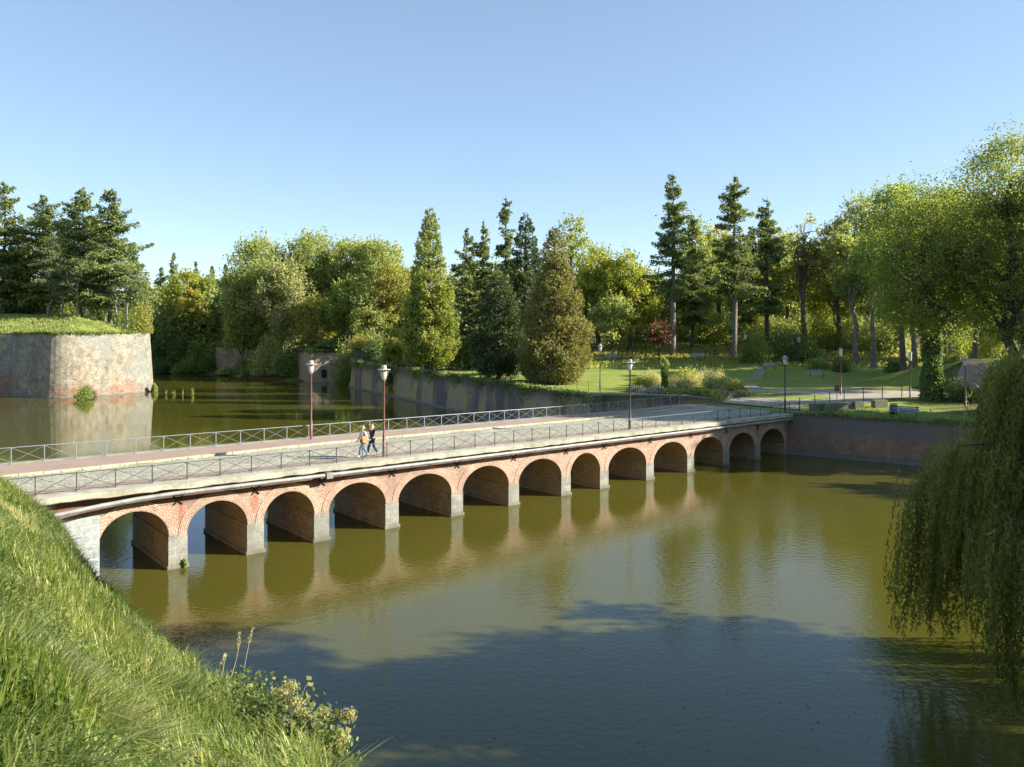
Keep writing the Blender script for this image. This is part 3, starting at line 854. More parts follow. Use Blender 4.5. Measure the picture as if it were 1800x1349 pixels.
wall('quay_wall', 'dark red brick quay wall at the right end of the bridge', [(23.0, 71.0), FW, GW, (46, 56), (52, 48)], [3.5] * 5, MAT['wall_right'], batter=0.05, plinth=0.45)
wall('rampart_wall', 'long stained grey rampart wall along the moat behind the bridge', [(-33.8, 168), WW, KW], [6.4, 4.9, 4.36], MAT['wall_left'], batter=0.10, plinth=0.25)
wall('retaining_wall', 'short rough stone wall between the rampart corner and the bridge', [(8.35, 79.2), KEND, BEND, (20.5, 78.6)], [4.36, 4.36, 4.3, 4.0], MAT['wall_left'], batter=0.05)
pw = wall('postern_wall', 'tan rampart wall pierced by a small arched doorway over the water', [(-46, 170), (-42, 165.2), (-33.6, 167)], [6.5, 6.5, 6.5], MAT['rampart_warm'], batter=0.05)
wall('bastion_wall', 'tall sunlit brick bastion wall with a red stained foot', [(-82.8, 131), *ROUND, (-64.9, 140.2), (-65.2, 142), (-85, 180)], [10.35] * 15, MAT['bastion'], batter=0.06, plinth=0.2)
wall('curtain_wall', 'shaded brick curtain wall left of the bastion', [(-160, 128.5), (-82.9, 131.2)], [10.33] * 2, MAT['bastion'], batter=0.045)
wall('old_wall', 'low pale wall above the grassy bank between the far trees', [(-74, 197), (-66, 191.5), (-57, 186)], [6.6, 6.5, 6.2], MAT['rampart_warm'], batter=0.03, thick=.8)
def growth(root, pts, z, n, ls, mats=('green', 'olive'), hang=.35):
    P = np.array(pts, float); d = np.r_[0, np.cumsum(np.linalg.norm(np.diff(P, axis=0), axis=1))]
    for mt in mats:
        c0 = RNG.uniform(0, d[-1], max(6, n // 60)); amp = RNG.uniform(.2, 1.0, len(c0)) ** 2
        k = RNG.integers(0, len(c0), n)
        t = np.clip(c0[k] + RNG.normal(0, .55, n), 0, d[-1])
        x = np.interp(t, d, P[:, 0]); y = np.interp(t, d, P[:, 1]); zz = np.interp(t, d, z)
        C = np.stack([x + RNG.normal(0, .18, n), y + RNG.normal(0, .18, n) - .1, zz + .1 + np.abs(RNG.normal(0, .16, n)) - np.abs(RNG.normal(0, 1, n)) * hang * amp[k]], 1)
        V, Q = leaf_quads(C, RNG.normal(size=(n, 3)) + np.array([0, 0, .6]), unit(RNG.normal(size=(n, 3)) + np.array([0, -.6, .5])), ls * RNG.uniform(.6, 1.3, n), ls * .5)
        link(bpy.data.objects.new('growth', np_mesh('growth', V - np.array(root.location), Q, MAT[mt], {'tint': np.repeat(np.clip(RNG.normal(.45, .2, n), 0, 1), 4)})), root)
for o in list(COL.objects):
    lb = o.get('label', '')
    if lb.startswith('tall sunlit brick bastion'): growth(o, [(-82.8, 131), (-73.6, 127.3), (-70.6, 129.6), (-64.9, 140.2)], [10.4] * 4, 1900, .32)
    if lb.startswith('shaded brick curtain'): growth(o, [(-130, 129.6), (-82.9, 131.2)], [10.4] * 2, 1300, .32)
    if lb.startswith('long stained grey'): growth(o, [(-33.8, 167), WW, KW], [6.45, 4.95, 4.4], 5200, .30, ('dgreen', 'olive'), 1.7)
    if lb.startswith('dark red brick quay'): growth(o, [FW, GW, (46, 56)], [3.55] * 3, 1500, .18, ('dgreen', 'green'), .25)
    if lb.startswith('tan rampart wall'): growth(o, [(-46, 170), (-42, 165.2), (-33.6, 167)], [6.55] * 3, 1400, .38, ('dgreen', 'olive'), .5)
# postern doorway (flat panel painted with the opening's shade, stone surround)
d0 = np.array([-42, 165.2]); d1 = np.array([-33.6, 167.0]); dd = (d1 - d0) / np.linalg.norm(d1 - d0); dn = np.array([dd[1], -dd[0]])
cx = (570 - 900) / F_PX
tt = (cx * d0[1] - d0[0]) / (dd[0] - cx * dd[1])
dc = d0 + dd * tt
fr, op = MB(), MB()
def DP(a, o, z):
    off = 0.05 * (6.5 - z) + o
    q = dc + dd * a + dn * off
    return (q[0], q[1], z)
oi = [(-.55, .9), (-.55, 2.2)] + [(-.55 * math.cos(t), 2.2 + .55 * math.sin(t)) for t in np.linspace(.3, math.pi - .3, 7)] + [(.55, 2.2), (.55, .9)]
oo = [(-.72, .8), (-.72, 2.2)] + [(-.72 * math.cos(t), 2.2 + .72 * math.sin(t)) for t in np.linspace(.3, math.pi - .3, 7)] + [(.72, 2.2), (.72, .8)]
for i in range(len(oi) - 1):
    fr.face([DP(*[oo[i][0]], .06, oo[i][1]), DP(oi[i][0], .06, oi[i][1]), DP(oi[i + 1][0], .06, oi[i + 1][1]), DP(oo[i + 1][0], .06, oo[i + 1][1])])
    fr.face([DP(oi[i][0], .06, oi[i][1]), DP(oi[i][0], .01, oi[i][1]), DP(oi[i + 1][0], .01, oi[i + 1][1]), DP(oi[i + 1][0], .06, oi[i + 1][1])])
op.face([DP(a, .012, z) for a, z in oi])
dw = op.build('doorway', simple('painted_opening_shade', (0.012, 0.012, 0.014), 0.9), pw)
f2 = fr.build('doorway_frame', MAT['rampart_warm'], pw)

# ------------------------------------------------------------------ railings and fences
def railing(name, label, pts, h, mat, cross=True, r_post=.028, r_rail=.02, group=None, low=.1, mesh=False):
    """pts: list of post foot points"""
    root = thing(name, label, 'railing', pts[0], group=group)
    top = MB(); top.tube([(x, y, z + h) for x, y, z in pts], r_rail * 1.25, 6); top.build('top_rail', mat, root)
    bt = MB(); bt.tube([(x, y, z + low) for x, y, z in pts], r_rail * .85, 5); bt.build('bottom_rail', mat, root)
    for p in pts:
        q = MB(); q.box((p[0], p[1], p[2] + h / 2 + .005), (r_post, r_post, h / 2 + .02), BANG); q.build('post', mat, root)
    if cross:
        for a, c in zip(pts[:-1], pts[1:]):
            x = MB()
            x.tube([(a[0], a[1], a[2] + low), (c[0], c[1], c[2] + h - .02)], .011, 4)
            x.tube([(a[0], a[1], a[2] + h - .02), (c[0], c[1], c[2] + low)], .011, 4)
            x.build('cross_brace', mat, root)
    return root
railing('bridge_railing', 'dark steel railing with crossed braces along the near edge of the bridge', [W(u, .12, ztop(u) + .01) for u in np.arange(-9.9, 55.0, 1.535)], .82, MAT['metal_dark'], r_post=.02, r_rail=.016)
railing('bridge_railing', 'pale grey steel railing with crossed braces along the far edge of the bridge', [W(u, BW - .28 + 1.6 * float(ss(np.array((u - 38) / 14.0))), ztop(u) + .012) for u in np.arange(-10.82, 54.2, 1.5)], .86, MAT['metal_grey'], r_post=.022, r_rail=.017)

def wire_fence(name, label, line, step, h, mat, group=None, r=.022, wires=(0.95, 0.6, 0.25)):
    L = np.array(line, float)
    d = np.r_[0, np.cumsum(np.linalg.norm(np.diff(L, axis=0), axis=1))]
    t = np.arange(0, d[-1] + .01, step)
    P = [(float(np.interp(q, d, L[:, 0])), float(np.interp(q, d, L[:, 1]))) for q in t]
    root = thing(name, label, 'fence', (P[0][0], P[0][1], gz(*P[0])), group=group)
    Z = [gz(*p) for p in P]
    for p, z in zip(P, Z):
        b = MB(); b.box((p[0], p[1], z + h / 2), (r, r, h / 2), 0); b.build('post', mat, root)
    for w in wires:
        b = MB(); b.tube([(p[0], p[1], z + h * w) for p, z in zip(P, Z)], .007, 4); b.build('wire', mat, root)
    return root
off = np.array([.82, .57]) * 0
nW = np.array([0.885, 0.4655])            # landward normal of the rampart wall
wire_fence('wire_fence', 'thin dark wire fence on top of the long rampart wall', [tuple(np.array([-29.0, 148.5]) + nW * 1.9), tuple(np.array(KW) + nW * 2.0 + np.array([0, 1.2])), (18.3, 81.6), (22, 84)], 2.2, 1.15, MAT['metal_dark'])
wire_fence('mesh_fence', 'pale wire fence across the lawn left of the ivy covered tree', [(28.8, 88.6), (36, 90.5), (44, 91.5), (54, 92)], 2.3, 1.25, MAT['metal_grey'], r=.025)
wire_fence('post_fence', 'dark steel posts in a row between the road and the quay lawn', [(26.2, 71.8), (31.5, 75.0), (36.5, 76.2), (44, 77.2)], 2.1, 1.25, MAT['metal_dark'], r=.03)
wire_fence('mesh_fence', 'low wire fence along the top of the dark quay wall', [(25.6, 70.4), (36, 63.9), (46.5, 57.6)], 2.6, 1.0, MAT['metal_grey'], r=.02)

# ------------------------------------------------------------------ lamps
def lamp(loc, label, h=5.1, style='disc', mat='lamp_red', group='street lamps'):
    r = thing('street_lamp', label, 'street lamp', loc, random.uniform(0, 3), group)
    c = MB(); c.lathe([(.12, 0), (.12, .04), (.085, .05), (.085, 1.15), (.055, 1.22), (.05, h - .95), (.075, h - .9), (.075, h - .80), (.0, h - .79)], n=12)
    c.build('column', MAT[mat], r, local=True, smooth=True)
    if style == 'disc':
        g = MB(); g.lathe([(.0, h - .785), (.10, h - .785), (.12, h - .72), (.20, h - .28), (.0, h - .275)], n=14); g.build('lantern_glass', MAT['glass'], r, local=True, smooth=True)
        k = MB()
        for q in range(4):
            a = q * math.pi / 2
            k.tube([(.08 * math.cos(a), .08 * math.sin(a), h - .85), (.30 * math.cos(a), .30 * math.sin(a), h - .24)], .013, 5)
        k.build('lantern_frame', MAT['lamp_cap'], r, local=True)
        d = MB(); d.lathe([(0, h - .27), (.36, h - .25), (.37, h - .235), (.36, h - .22), (.17, h - .20), (.0, h - .2)], n=24); d.build('lamp_shade', MAT['lamp_cap'], r, local=True)
        t = MB(); t.lathe([(.0, h - .2), (.15, h - .2), (.15, h - .05), (.12, h), (0, h)], n=14); t.build('lamp_cap', MAT['lamp_cap'], r, local=True)
    else:
        g = MB(); g.lathe([(0, h - .785), (.15, h - .785), (.16, h - .1), (0, h - .095)], n=8); g.build('lantern_glass', MAT['glass'], r, local=True)
        t = MB(); t.lathe([(0, h - .09), (.19, h - .09), (.17, h), (0, h + .02)], n=8); t.build('lamp_cap', MAT['lamp_cap'], r, local=True)
    return r
lamp(W(11.69, BW - .62, ztop(11.69)), 'red street lamp on the far footpath of the bridge')
lamp(W(11.70, .62, ztop(11.7)), 'red street lamp right beside the two walkers on the bridge')
lamp(W(32.3, .62, ztop(32.3)), 'brown street lamp on the near side at the middle right of the bridge', mat='lamp_brown')
lamp(W(53.1, .62, ztop(53.1)), 'brown street lamp at the right end of the bridge', mat='lamp_brown')
def plamp(x, yb, yt, label, style='disc', zg=None, mat='lamp_brown'):
    # walk the sight line to the ground
    for Y in np.arange(60, 200, .25):
        X = (x - 900) / F_PX * Y
        zr = CAM_Z - (yb - HOR) / F_PX * Y
        if zr <= gz(X, Y): break
    lamp((X, Y, gz(X, Y)), label, (yb - yt) / F_PX * Y, style, mat)
plamp(1055, 686, 605, 'lamp standing on the lawn between the bronze cypress and the flower bed')
plamp(1478, 695, 613, 'tall lantern lamp standing before the pale mesh fence', 'box', mat='lamp_red')
plamp(1600, 700, 620, 'lantern lamp just left of the ivy covered trunk', 'box')
plamp(1697, 716, 628, 'dark lamp in front of the round bush at right')
plamp(1404, 640, 593, 'small distant lamp in front of the dark shrubs')
plamp(1310, 640, 588, 'small distant lamp right of the tall bare fir trunk', 'box')

# ------------------------------------------------------------------ trees
def limb(a, c, r0, r1, n=6, bend=0.12, up=0.0):
    a, c = np.array(a, float), np.array(c, float)
    L = np.linalg.norm(c - a)
    side = RNG.normal(size=3) * bend * L * .5
    pts = []
    for i in range(n + 1):
        t = i / n
        p = a + (c - a) * t + side * math.sin(math.pi * t) + np.array([0, 0, up * L * math.sin(math.pi * t)]) + (RNG.normal(size=3) * .012 * L if 0 < i < n else 0)
        pts.append(tuple(p))
    return pts, [r0 + (r1 - r0) * (i / n) for i in range(n + 1)]

def gen_decid(h, r, cb, nleaf, ls, trunk_r, lobes=9, spread=0.5, dens=1.0, flat=1.0, sparse=0.0, weep=0.0, lean=(0, 0), aspect=0.75, tbend=.05, tight=1.0):
    zc = h * (1 + cb) / 2; rz = h * (1 - cb) / 2
    Lc = []
    for k in range(lobes):
        for _ in range(30):
            d = RNG.normal(size=3); d /= np.linalg.norm(d)
            d[2] = d[2] * .9 + .12
            q = d * RNG.uniform(.45, .66)
            if all(np.linalg.norm(q - o[0]) > .42 for o in Lc): break
        Lc.append((q, RNG.uniform(.30, .46)))
    Lc.append((np.array([0, 0, .52]), .42)); Lc.append((np.array([0, 0, 0.0]), .5))
    ncl = max(40, int(nleaf / 70))
    cc, cn = [], []
    w = np.array([o[1] ** 2 for o in Lc]); w /= w.sum()
    tries = 0
    while len(cc) < ncl and tries < ncl * 12:
        tries += 1
        o, orad = Lc[RNG.choice(len(Lc), p=w)]
        d = RNG.normal(size=3); d /= np.linalg.norm(d)
        p = o + d * orad * RNG.uniform(.72, 1.08) ** .7
        if RNG.random() < .78 and any(np.linalg.norm(p - o2) < r2 * .72 for o2, r2 in Lc): continue
        if p[2] < -0.93: continue
        cc.append(p); cn.append(d)
    cc, cn = np.array(cc), np.array(cn)
    S = np.array([r, r, rz])
    CC = cc * S + np.array([0, 0, zc])
    CC[:, 0] += lean[0] * CC[:, 2] / h; CC[:, 1] += lean[1] * CC[:, 2] / h
    k = RNG.integers(0, len(CC), nleaf)
    sg = r * tight * RNG.uniform(.055, .125, len(CC))
    off = RNG.normal(size=(nleaf, 3)) * sg[k][:, None] * np.array([1.15, 1.15, .75 * flat])
    off[:, 2] -= weep * np.abs(RNG.normal(size=nleaf)) * r * .3
    # twigs that break the outline
    tw = RNG.random(nleaf) < .16
    off[tw] = (cn[k[tw]] * .7 + np.array([0, 0, .6])) * (RNG.random((tw.sum(), 1)) * r * .26) + RNG.normal(size=(tw.sum(), 3)) * r * .018
    C = CC[k] + off
    out = unit(cn[k] * .55 + np.array([0, 0, .35]) + RNG.normal(size=(nleaf, 3)) * .75)
    A = unit(RNG.normal(size=(nleaf, 3)) + np.array([0, 0, -.4 - weep]))
    l = ls * RNG.uniform(.65, 1.35, nleaf)
    V, Q = leaf_quads(C, A, out, l, l * aspect)
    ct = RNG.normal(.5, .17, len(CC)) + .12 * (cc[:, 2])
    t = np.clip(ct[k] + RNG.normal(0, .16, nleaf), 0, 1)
    T = MB()
    top = (lean[0] * .6, lean[1] * .6, h * (.55 + .2 * (cb < .35)))
    mid = []
    pts, rad = limb((0, 0, -.4), top, trunk_r, trunk_r * .38, 8, tbend)
    rad[0] *= 1.45; rad[1] *= 1.08
    T.tube(pts, rad, 9)
    for o, orad in Lc[:-1]:
        e = o * S + np.array([0, 0, zc]); e[0] += lean[0] * e[2] / h; e[1] += lean[1] * e[2] / h
        f = min(.97, max(.3, (e[2] - .30 * math.hypot(e[0], e[1]) - h * .18) / (h * .6)))
        s = pts[min(len(pts) - 2, max(2, int(f * (len(pts) - 1))))]
        if s[2] > e[2] + .05 * h: s = pts[2]
        bp, br = limb(s, e, trunk_r * .38, trunk_r * .13, 5, .18, .06)
        T.tube(bp, br, 6)
        dd_ = np.linalg.norm(CC - e, axis=1)
        for j in np.argsort(dd_ + RNG.random(len(dd_)) * orad * r)[:5 + int(4 * sparse)]:
            q = bp[RNG.integers(2, len(bp))]
            b2, r2 = limb(q, CC[j], trunk_r * .13, trunk_r * .03, 3, .2)
            T.tube(b2, r2, 4, cap=False)
    return V, Q, t, T

def gen_fir(h, r, cb, nleaf, ls, trunk_r, rag=0.3, droop=0.25):
    C, A, Nn, tt = [], [], [], []
    T = MB()
    wob = RNG.normal(0, .03 * r, 4)
    T.tube([(0, 0, -.4), (0, 0, h * .02), (wob[0], wob[1], h * .35), (wob[2], wob[3], h * .7), (0, 0, h)], [trunk_r * 1.35, trunk_r, trunk_r * .8, trunk_r * .42, .02], 8)
    B = []
    nb = int(120 + 40 * (1 - cb))
    ph = RNG.uniform(0, 6.28, 3)
    for q in range(nb):
        t = RNG.random() ** 1.05
        a = RNG.uniform(0, 2 * math.pi)
        prof = (1 - t) ** .62 * min(1.0, .55 + 3.2 * t) + .05
        prof *= 1 + .22 * math.sin(9 * t + ph[0] + 2 * math.sin(a)) * rag / .4
        L = r * prof * RNG.uniform(1 - rag * 1.3, 1 + rag * .35)
        if t > .25 and RNG.random() < rag * .12: L *= 1.45
        B.append((cb * h + t * (h * .985 - cb * h), max(L, .3), a, t))
    tot = sum(b_[1] ** 1.3 for b_ in B)
    for (z, L, a, t) in B:
        n = max(8, int(nleaf * L ** 1.3 / tot))
        sl = -droop * (1 - t) + .55 * t ** 1.5 + RNG.normal(0, .12)
        d = np.array([math.cos(a), math.sin(a), 0])
        s = RNG.random(n) ** .7
        p = np.outer(s * L, d); p[:, 2] = z + sl * s * L + (.20 * L) * (s ** 2) * (.8 if t < .6 else .2) - .12 * L * s
        pl = np.array([-d[1], d[0], 0])
        wid = L * .42 * np.sin(np.pi * np.clip(s * .8 + .15, 0, 1))
        sd_ = RNG.normal(0, .6, n)
        p += np.outer(sd_ * wid, pl)
        p[:, 2] -= np.abs(sd_) * wid * .3 + np.abs(RNG.normal(0, .55, n)) * ls - .1 * ls
        C.append(p)
        A.append(d * .7 + np.outer(np.sign(sd_) * .7, pl) + np.array([0, 0, -.45]) + RNG.normal(size=(n, 3)) * .5)
        Nn.append(np.array([0, 0, .8]) + d * .45 + RNG.normal(size=(n, 3)) * .6)
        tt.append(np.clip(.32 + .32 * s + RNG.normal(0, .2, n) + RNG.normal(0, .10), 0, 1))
        if L > .5:
            T.tube([(0, 0, z), tuple(d * L * .5 + np.array([0, 0, z + sl * L * .5])), tuple(d * L * .92 + np.array([0, 0, z + sl * L + .1 * L * (t < .6)]))], [trunk_r * .13, trunk_r * .08, .01], 4, cap=False)
    C, A, Nn, tt = map(np.concatenate, (C, A, Nn, tt))
    l = ls * RNG.uniform(.6, 1.3, len(C))
    V, Q = leaf_quads(C, A, unit(Nn), l, l * .5)
    return V, Q, tt, T

def gen_thuja(h, r, nleaf, ls, trunk_r, skirt=0.06, point=.7, lump=.12):
    nb = 620
    tb = RNG.random(nb) ** 1.3
    ab = RNG.uniform(0, 2 * math.pi, nb)
    ph = RNG.uniform(0, 6.28, 8)
    base = (1 - tb) ** point * np.clip(.74 + 2.2 * tb, 0, 1.0)
    base *= 1 + lump * (np.sin(2 * ab + ph[0] + 9 * tb) * .5 + np.sin(3 * ab + ph[1] - 17 * tb) * .5 + np.sin(ab - ph[2] + 31 * tb) * .4)
    Rb = r * base * RNG.uniform(.84, 1.06, nb) + .045 * r
    z0 = skirt * h
    zb_ = z0 + tb * (h - z0) * .985
    w = Rb ** 1.5 + .02 * r ** 1.5
    k = RNG.choice(nb, nleaf, p=w / w.sum())
    q = RNG.random(nleaf) ** .55
    rho = Rb[k] * (.40 + .62 * q)
    tang = RNG.normal(0, 1, nleaf) * (.05 * r + .17 * Rb[k] * (1.08 - q))
    up = (q - .6) * .38 * Rb[k] - .12 * np.abs(tang) + RNG.normal(0, 1, nleaf) * (.035 * r + .11 * Rb[k] * (1.05 - q))
    ca, sa = np.cos(ab[k]), np.sin(ab[k])
    C = np.stack([rho * ca - tang * sa, rho * sa + tang * ca, zb_[k] + up], 1)
    C[:, 2] = np.maximum(C[:, 2], .15)
    rd = np.stack([ca, sa, np.zeros(nleaf)], 1)
    A = rd * .7 + np.array([0, 0, .45]) + RNG.normal(size=(nleaf, 3)) * .5
    Nn = rd * .6 + np.array([0, 0, .45]) + RNG.normal(size=(nleaf, 3)) * .6
    l = ls * RNG.uniform(.6, 1.4, nleaf)
    V, Q = leaf_quads(C, A, unit(Nn), l, l * .5)
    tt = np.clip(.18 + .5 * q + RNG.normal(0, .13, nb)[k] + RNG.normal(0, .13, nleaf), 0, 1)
    T = MB(); T.tube([(0, 0, -.4), (0, 0, .3), (0, 0, h * .5), (0, 0, h * .95)], [trunk_r * 1.3, trunk_r, trunk_r * .6, .02], 9)
    for j in range(0, nb, 5):
        T.tube([(0, 0, zb_[j] - .15 * Rb[j]), (Rb[j] * .9 * math.cos(ab[j]), Rb[j] * .9 * math.sin(ab[j]), zb_[j] + .1 * Rb[j])], [trunk_r * .16, .01], 4, cap=False)
    return V, Q, tt, T

def gen_pine(h, r, cb, nleaf, ls, trunk_r):
    T = MB()
    bx, by = RNG.normal(0, .05 * h, 2)
    pts, rad = limb((0, 0, -.3), (bx, by, h * .93), trunk_r, trunk_r * .3, 7, .05)
    rad[0] *= 1.3
    T.tube(pts, rad, 8)
    C, Nn, tt = [], [], []
    npd = 16
    for k in range(npd):
        t = (k + .5) / npd
        z = h * (cb + (1 - cb) * t)
        a = RNG.uniform(0, 6.28); L = r * (1 - t ** 2.2) * RNG.uniform(.35, 1.0)
        tr = np.array(pts[min(7, int(z / h * 7.3))])
        e = np.array([tr[0] + L * math.cos(a), tr[1] + L * math.sin(a), z + .05 * h])
        bp, br_ = limb((tr[0], tr[1], z - .06 * h), e, trunk_r * .28, trunk_r * .07, 4, .15)
        T.tube(bp, br_, 5, cap=False)
        n = nleaf // npd
        pr_ = r * RNG.uniform(.28, .46)
        o = RNG.normal(size=(n, 3)) * np.array([.55, .55, .17]) * pr_
        C.append(e + o); Nn.append(np.array([0, 0, .9]) + unit(o) * .5 + RNG.normal(size=(n, 3)) * .5)
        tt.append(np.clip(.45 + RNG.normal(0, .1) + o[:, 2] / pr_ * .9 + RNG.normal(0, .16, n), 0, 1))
    C, Nn, tt = map(np.concatenate, (C, Nn, tt))
    A = RNG.normal(size=C.shape) + np.array([0, 0, .3])
    l = ls * RNG.uniform(.7, 1.4, len(C))
    V, Q = leaf_quads(C, A, unit(Nn), l, l * .4)
    return V, Q, tt, T

def gen_shrub(h, r, nleaf, ls, up=0.3, lumps=8, spike=0.0):
    o = RNG.normal(size=(lumps, 3)); o = unit(o) * RNG.uniform(.2, .6, (lumps, 1)); o[:, 2] = np.abs(o[:, 2])
    rad = RNG.uniform(.35, .55, lumps)
    k = RNG.integers(0, lumps, nleaf)
    d = unit(RNG.normal(size=(nleaf, 3)))
    p = o[k] + d * rad[k][:, None] * RNG.uniform(.55, 1.08, (nleaf, 1))
    p[:, 2] = np.abs(p[:, 2]) + np.abs(RNG.normal(0, spike, nleaf))
    C = p * np.array([r, r, h * .92]); C[:, 2] = np.maximum(C[:, 2], 0.02)
    A = RNG.normal(size=(nleaf, 3)) + np.array([0, 0, up * 4])
    Nn = d * .7 + np.array([0, 0, .4]) + RNG.normal(size=(nleaf, 3)) * .7
    l = ls * RNG.uniform(.6, 1.4, nleaf)
    V, Q = leaf_quads(C, A, unit(Nn), l, l * (.6 if up < .6 else .22))
    tt = np.clip(.5 + RNG.normal(0, .1, lumps)[k] + RNG.normal(0, .18, nleaf), 0, 1)
    T = MB()
    for j in range(min(lumps, 9)):
        e = o[j] * np.array([r, r, h * .8])
        T.tube([(RNG.normal(0, .04 * r), RNG.normal(0, .04 * r), -.2), (e[0] * .4, e[1] * .4, e[2] * .5), tuple(e)], [.03 * r + .015, .02 * r + .01, .008], 5, cap=False)
    return V, Q, tt, T

def put(name, label, cat, loc, data, mleaf, mbark='bark', group=None, crown='crown', trunk='trunk', rz=None):
    V, Q, t, T = data
    root = thing(name, label, cat, loc, RNG.uniform(0, 6.28) if rz is None else rz, group)
    if T is not None and len(T.f): T.build(trunk, MAT[mbark], root, local=True, smooth=True)
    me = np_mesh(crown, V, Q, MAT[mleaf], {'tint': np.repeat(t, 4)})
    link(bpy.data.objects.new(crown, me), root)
    return root

def tree(kind, label, x, Y, top, hw, mleaf, mbark='bark', cb=0.2, name=None, group=None, dens=1.0, X=None, zb=None, **kw):
    """tree whose trunk stands at distance Y under pixel column x and whose tip reaches pixel row top"""
    X = (x - 900) / F_PX * Y if X is None else X
    zb = gz(X, Y) if zb is None else zb
    zt = CAM_Z - (top - HOR) / F_PX * Y
    h = zt - zb
    r = hw / F_PX * Y * (1.16 if kind in ('decid', 'shrub') else 1.12 if kind == 'fir' else 1.0)
    pxm = Y / (F_PX * .569)
    ls = max(2.05 * pxm, .10)
    area = (2 * r / pxm) * (h * (1 - cb) / pxm)
    nleaf = int(np.clip(2.7 * area * dens, 1800, 75000))
    if kind == 'decid':
        d = gen_decid(h, r, cb, nleaf, ls, max(.16, .022 * h), **kw); nm = name or 'broadleaf_tree'
    elif kind == 'fir':
        d = gen_fir(h, r, cb, int(nleaf * .9), ls * 1.35, max(.14, .0155 * h), **kw); nm = name or 'fir_tree'
    elif kind == 'thuja':
        d = gen_thuja(h, r, int(nleaf * 1.15), ls * 1.25, max(.25, .03 * h), **kw); nm = name or 'cypress_tree'
    elif kind == 'pine':
        d = gen_pine(h, r, cb, int(nleaf * .8), ls, max(.12, .022 * h), **kw); nm = name or 'pine_tree'
    elif kind == 'shrub':
        d = gen_shrub(h, r, nleaf, ls * .95, **kw); nm = name or 'shrub'
    cat = 'shrub' if kind == 'shrub' else 'tree'
    return put(nm, label, cat, (X, Y, zb - .05), d, mleaf, mbark, group, trunk='stems' if kind == 'shrub' else 'trunk', crown='foliage' if kind == 'shrub' else 'crown')

BG = 'firs on the bastion'
for a in [
    ('fir', 'tall dark fir at the far left edge on the bastion', 6, 152, 317, 54, 'fir', 'bark_dark', .12),
    ('fir', 'second tall fir from the left on the bastion', 76, 155, 342, 54, 'fir', 'bark_dark', .16),
    ('fir', 'tall pointed fir in the middle of the bastion group', 143, 150, 329, 56, 'fir', 'bark', .18),
    ('fir', 'tall fir at the right end of the bastion group with branches sticking out', 194, 147, 331, 62, 'fir', 'bark', .16),
    ('fir', 'fir behind the gap between the first two bastion firs', 40, 163, 376, 54, 'fir', 'bark_dark', .06),
    ('fir', 'fir behind the gap between the second and third bastion firs', 110, 165, 380, 52, 'fir', 'bark_dark', .06),
    ('fir', 'lower fir behind the right hand bastion fir', 234, 160, 425, 40, 'fir', 'bark_dark', .05),
    ('fir', 'fir half hidden between the two tallest bastion firs', 170, 163, 372, 52, 'fir', 'bark_dark', .06)]:
    tree(*a, group=BG, rag=.42)
for x_, Y_, t_, l_ in [(-62, 154, 335, 'tall dark fir just past the left edge on the bastion'), (-135, 158, 345, 'second tall fir past the left edge on the bastion'), (-215, 156, 330, 'third tall fir past the left edge on the bastion'), (-300, 160, 350, 'farthest fir past the left edge on the bastion')]:
    tree('fir', l_, x_, Y_, t_, 50, 'fir', 'bark_dark', .1, group=BG, rag=.42)
for a in [
    (84, 144, 425, 30, 'bushy blue green pine, tallest of the pines at left on the bastion'),
    (109, 143, 478, 22, 'small pine with a thin trunk right of the tallest bastion pine'),
    (138, 142, 462, 25, 'pine with a pale trunk in the middle of the bastion lawn'),
    (158, 143, 490, 18, 'slim pine just right of the pale trunked bastion pine'),
    (183, 143.5, 485, 21, 'small dark trunked pine under the tall right bastion fir'),
    (209, 142, 500, 18, 'short pine second from the right on the bastion'),
    (220, 143.5, 470, 30, 'pine with a crooked crown at the right edge of the bastion lawn')]:
    tree('pine', a[4], a[0], a[1], a[2], a[3], 'pine', 'bark_pale', .30, group='pines on the bastion lawn')
for a in [(20, 156, 520, 34, 'dgreen', 'dark undergrowth shrub at the far left of the bastion'), (62, 158, 515, 34, 'dgreen', 'dark undergrowth shrub behind the blue green pine'), (118, 158, 512, 36, 'green', 'sunlit undergrowth shrub behind the bastion pines'), (165, 158, 515, 34, 'dgreen', 'dark undergrowth shrub behind the middle bastion trunks'), (215, 154, 512, 34, 'green', 'green shrub behind the right hand bastion pines'), (243, 150, 530, 24, 'olive', 'olive shrub on the right shoulder of the bastion')]:
    tree('shrub', a[5], a[0], a[1], a[2], a[3], a[4], group='shrubs on the bastion')
tree('shrub', 'tawny bush overhanging the right corner of the bastion', 258, 141.8, 520, 20, 'brown', spike=.1, X=-66.6, zb=10.2)

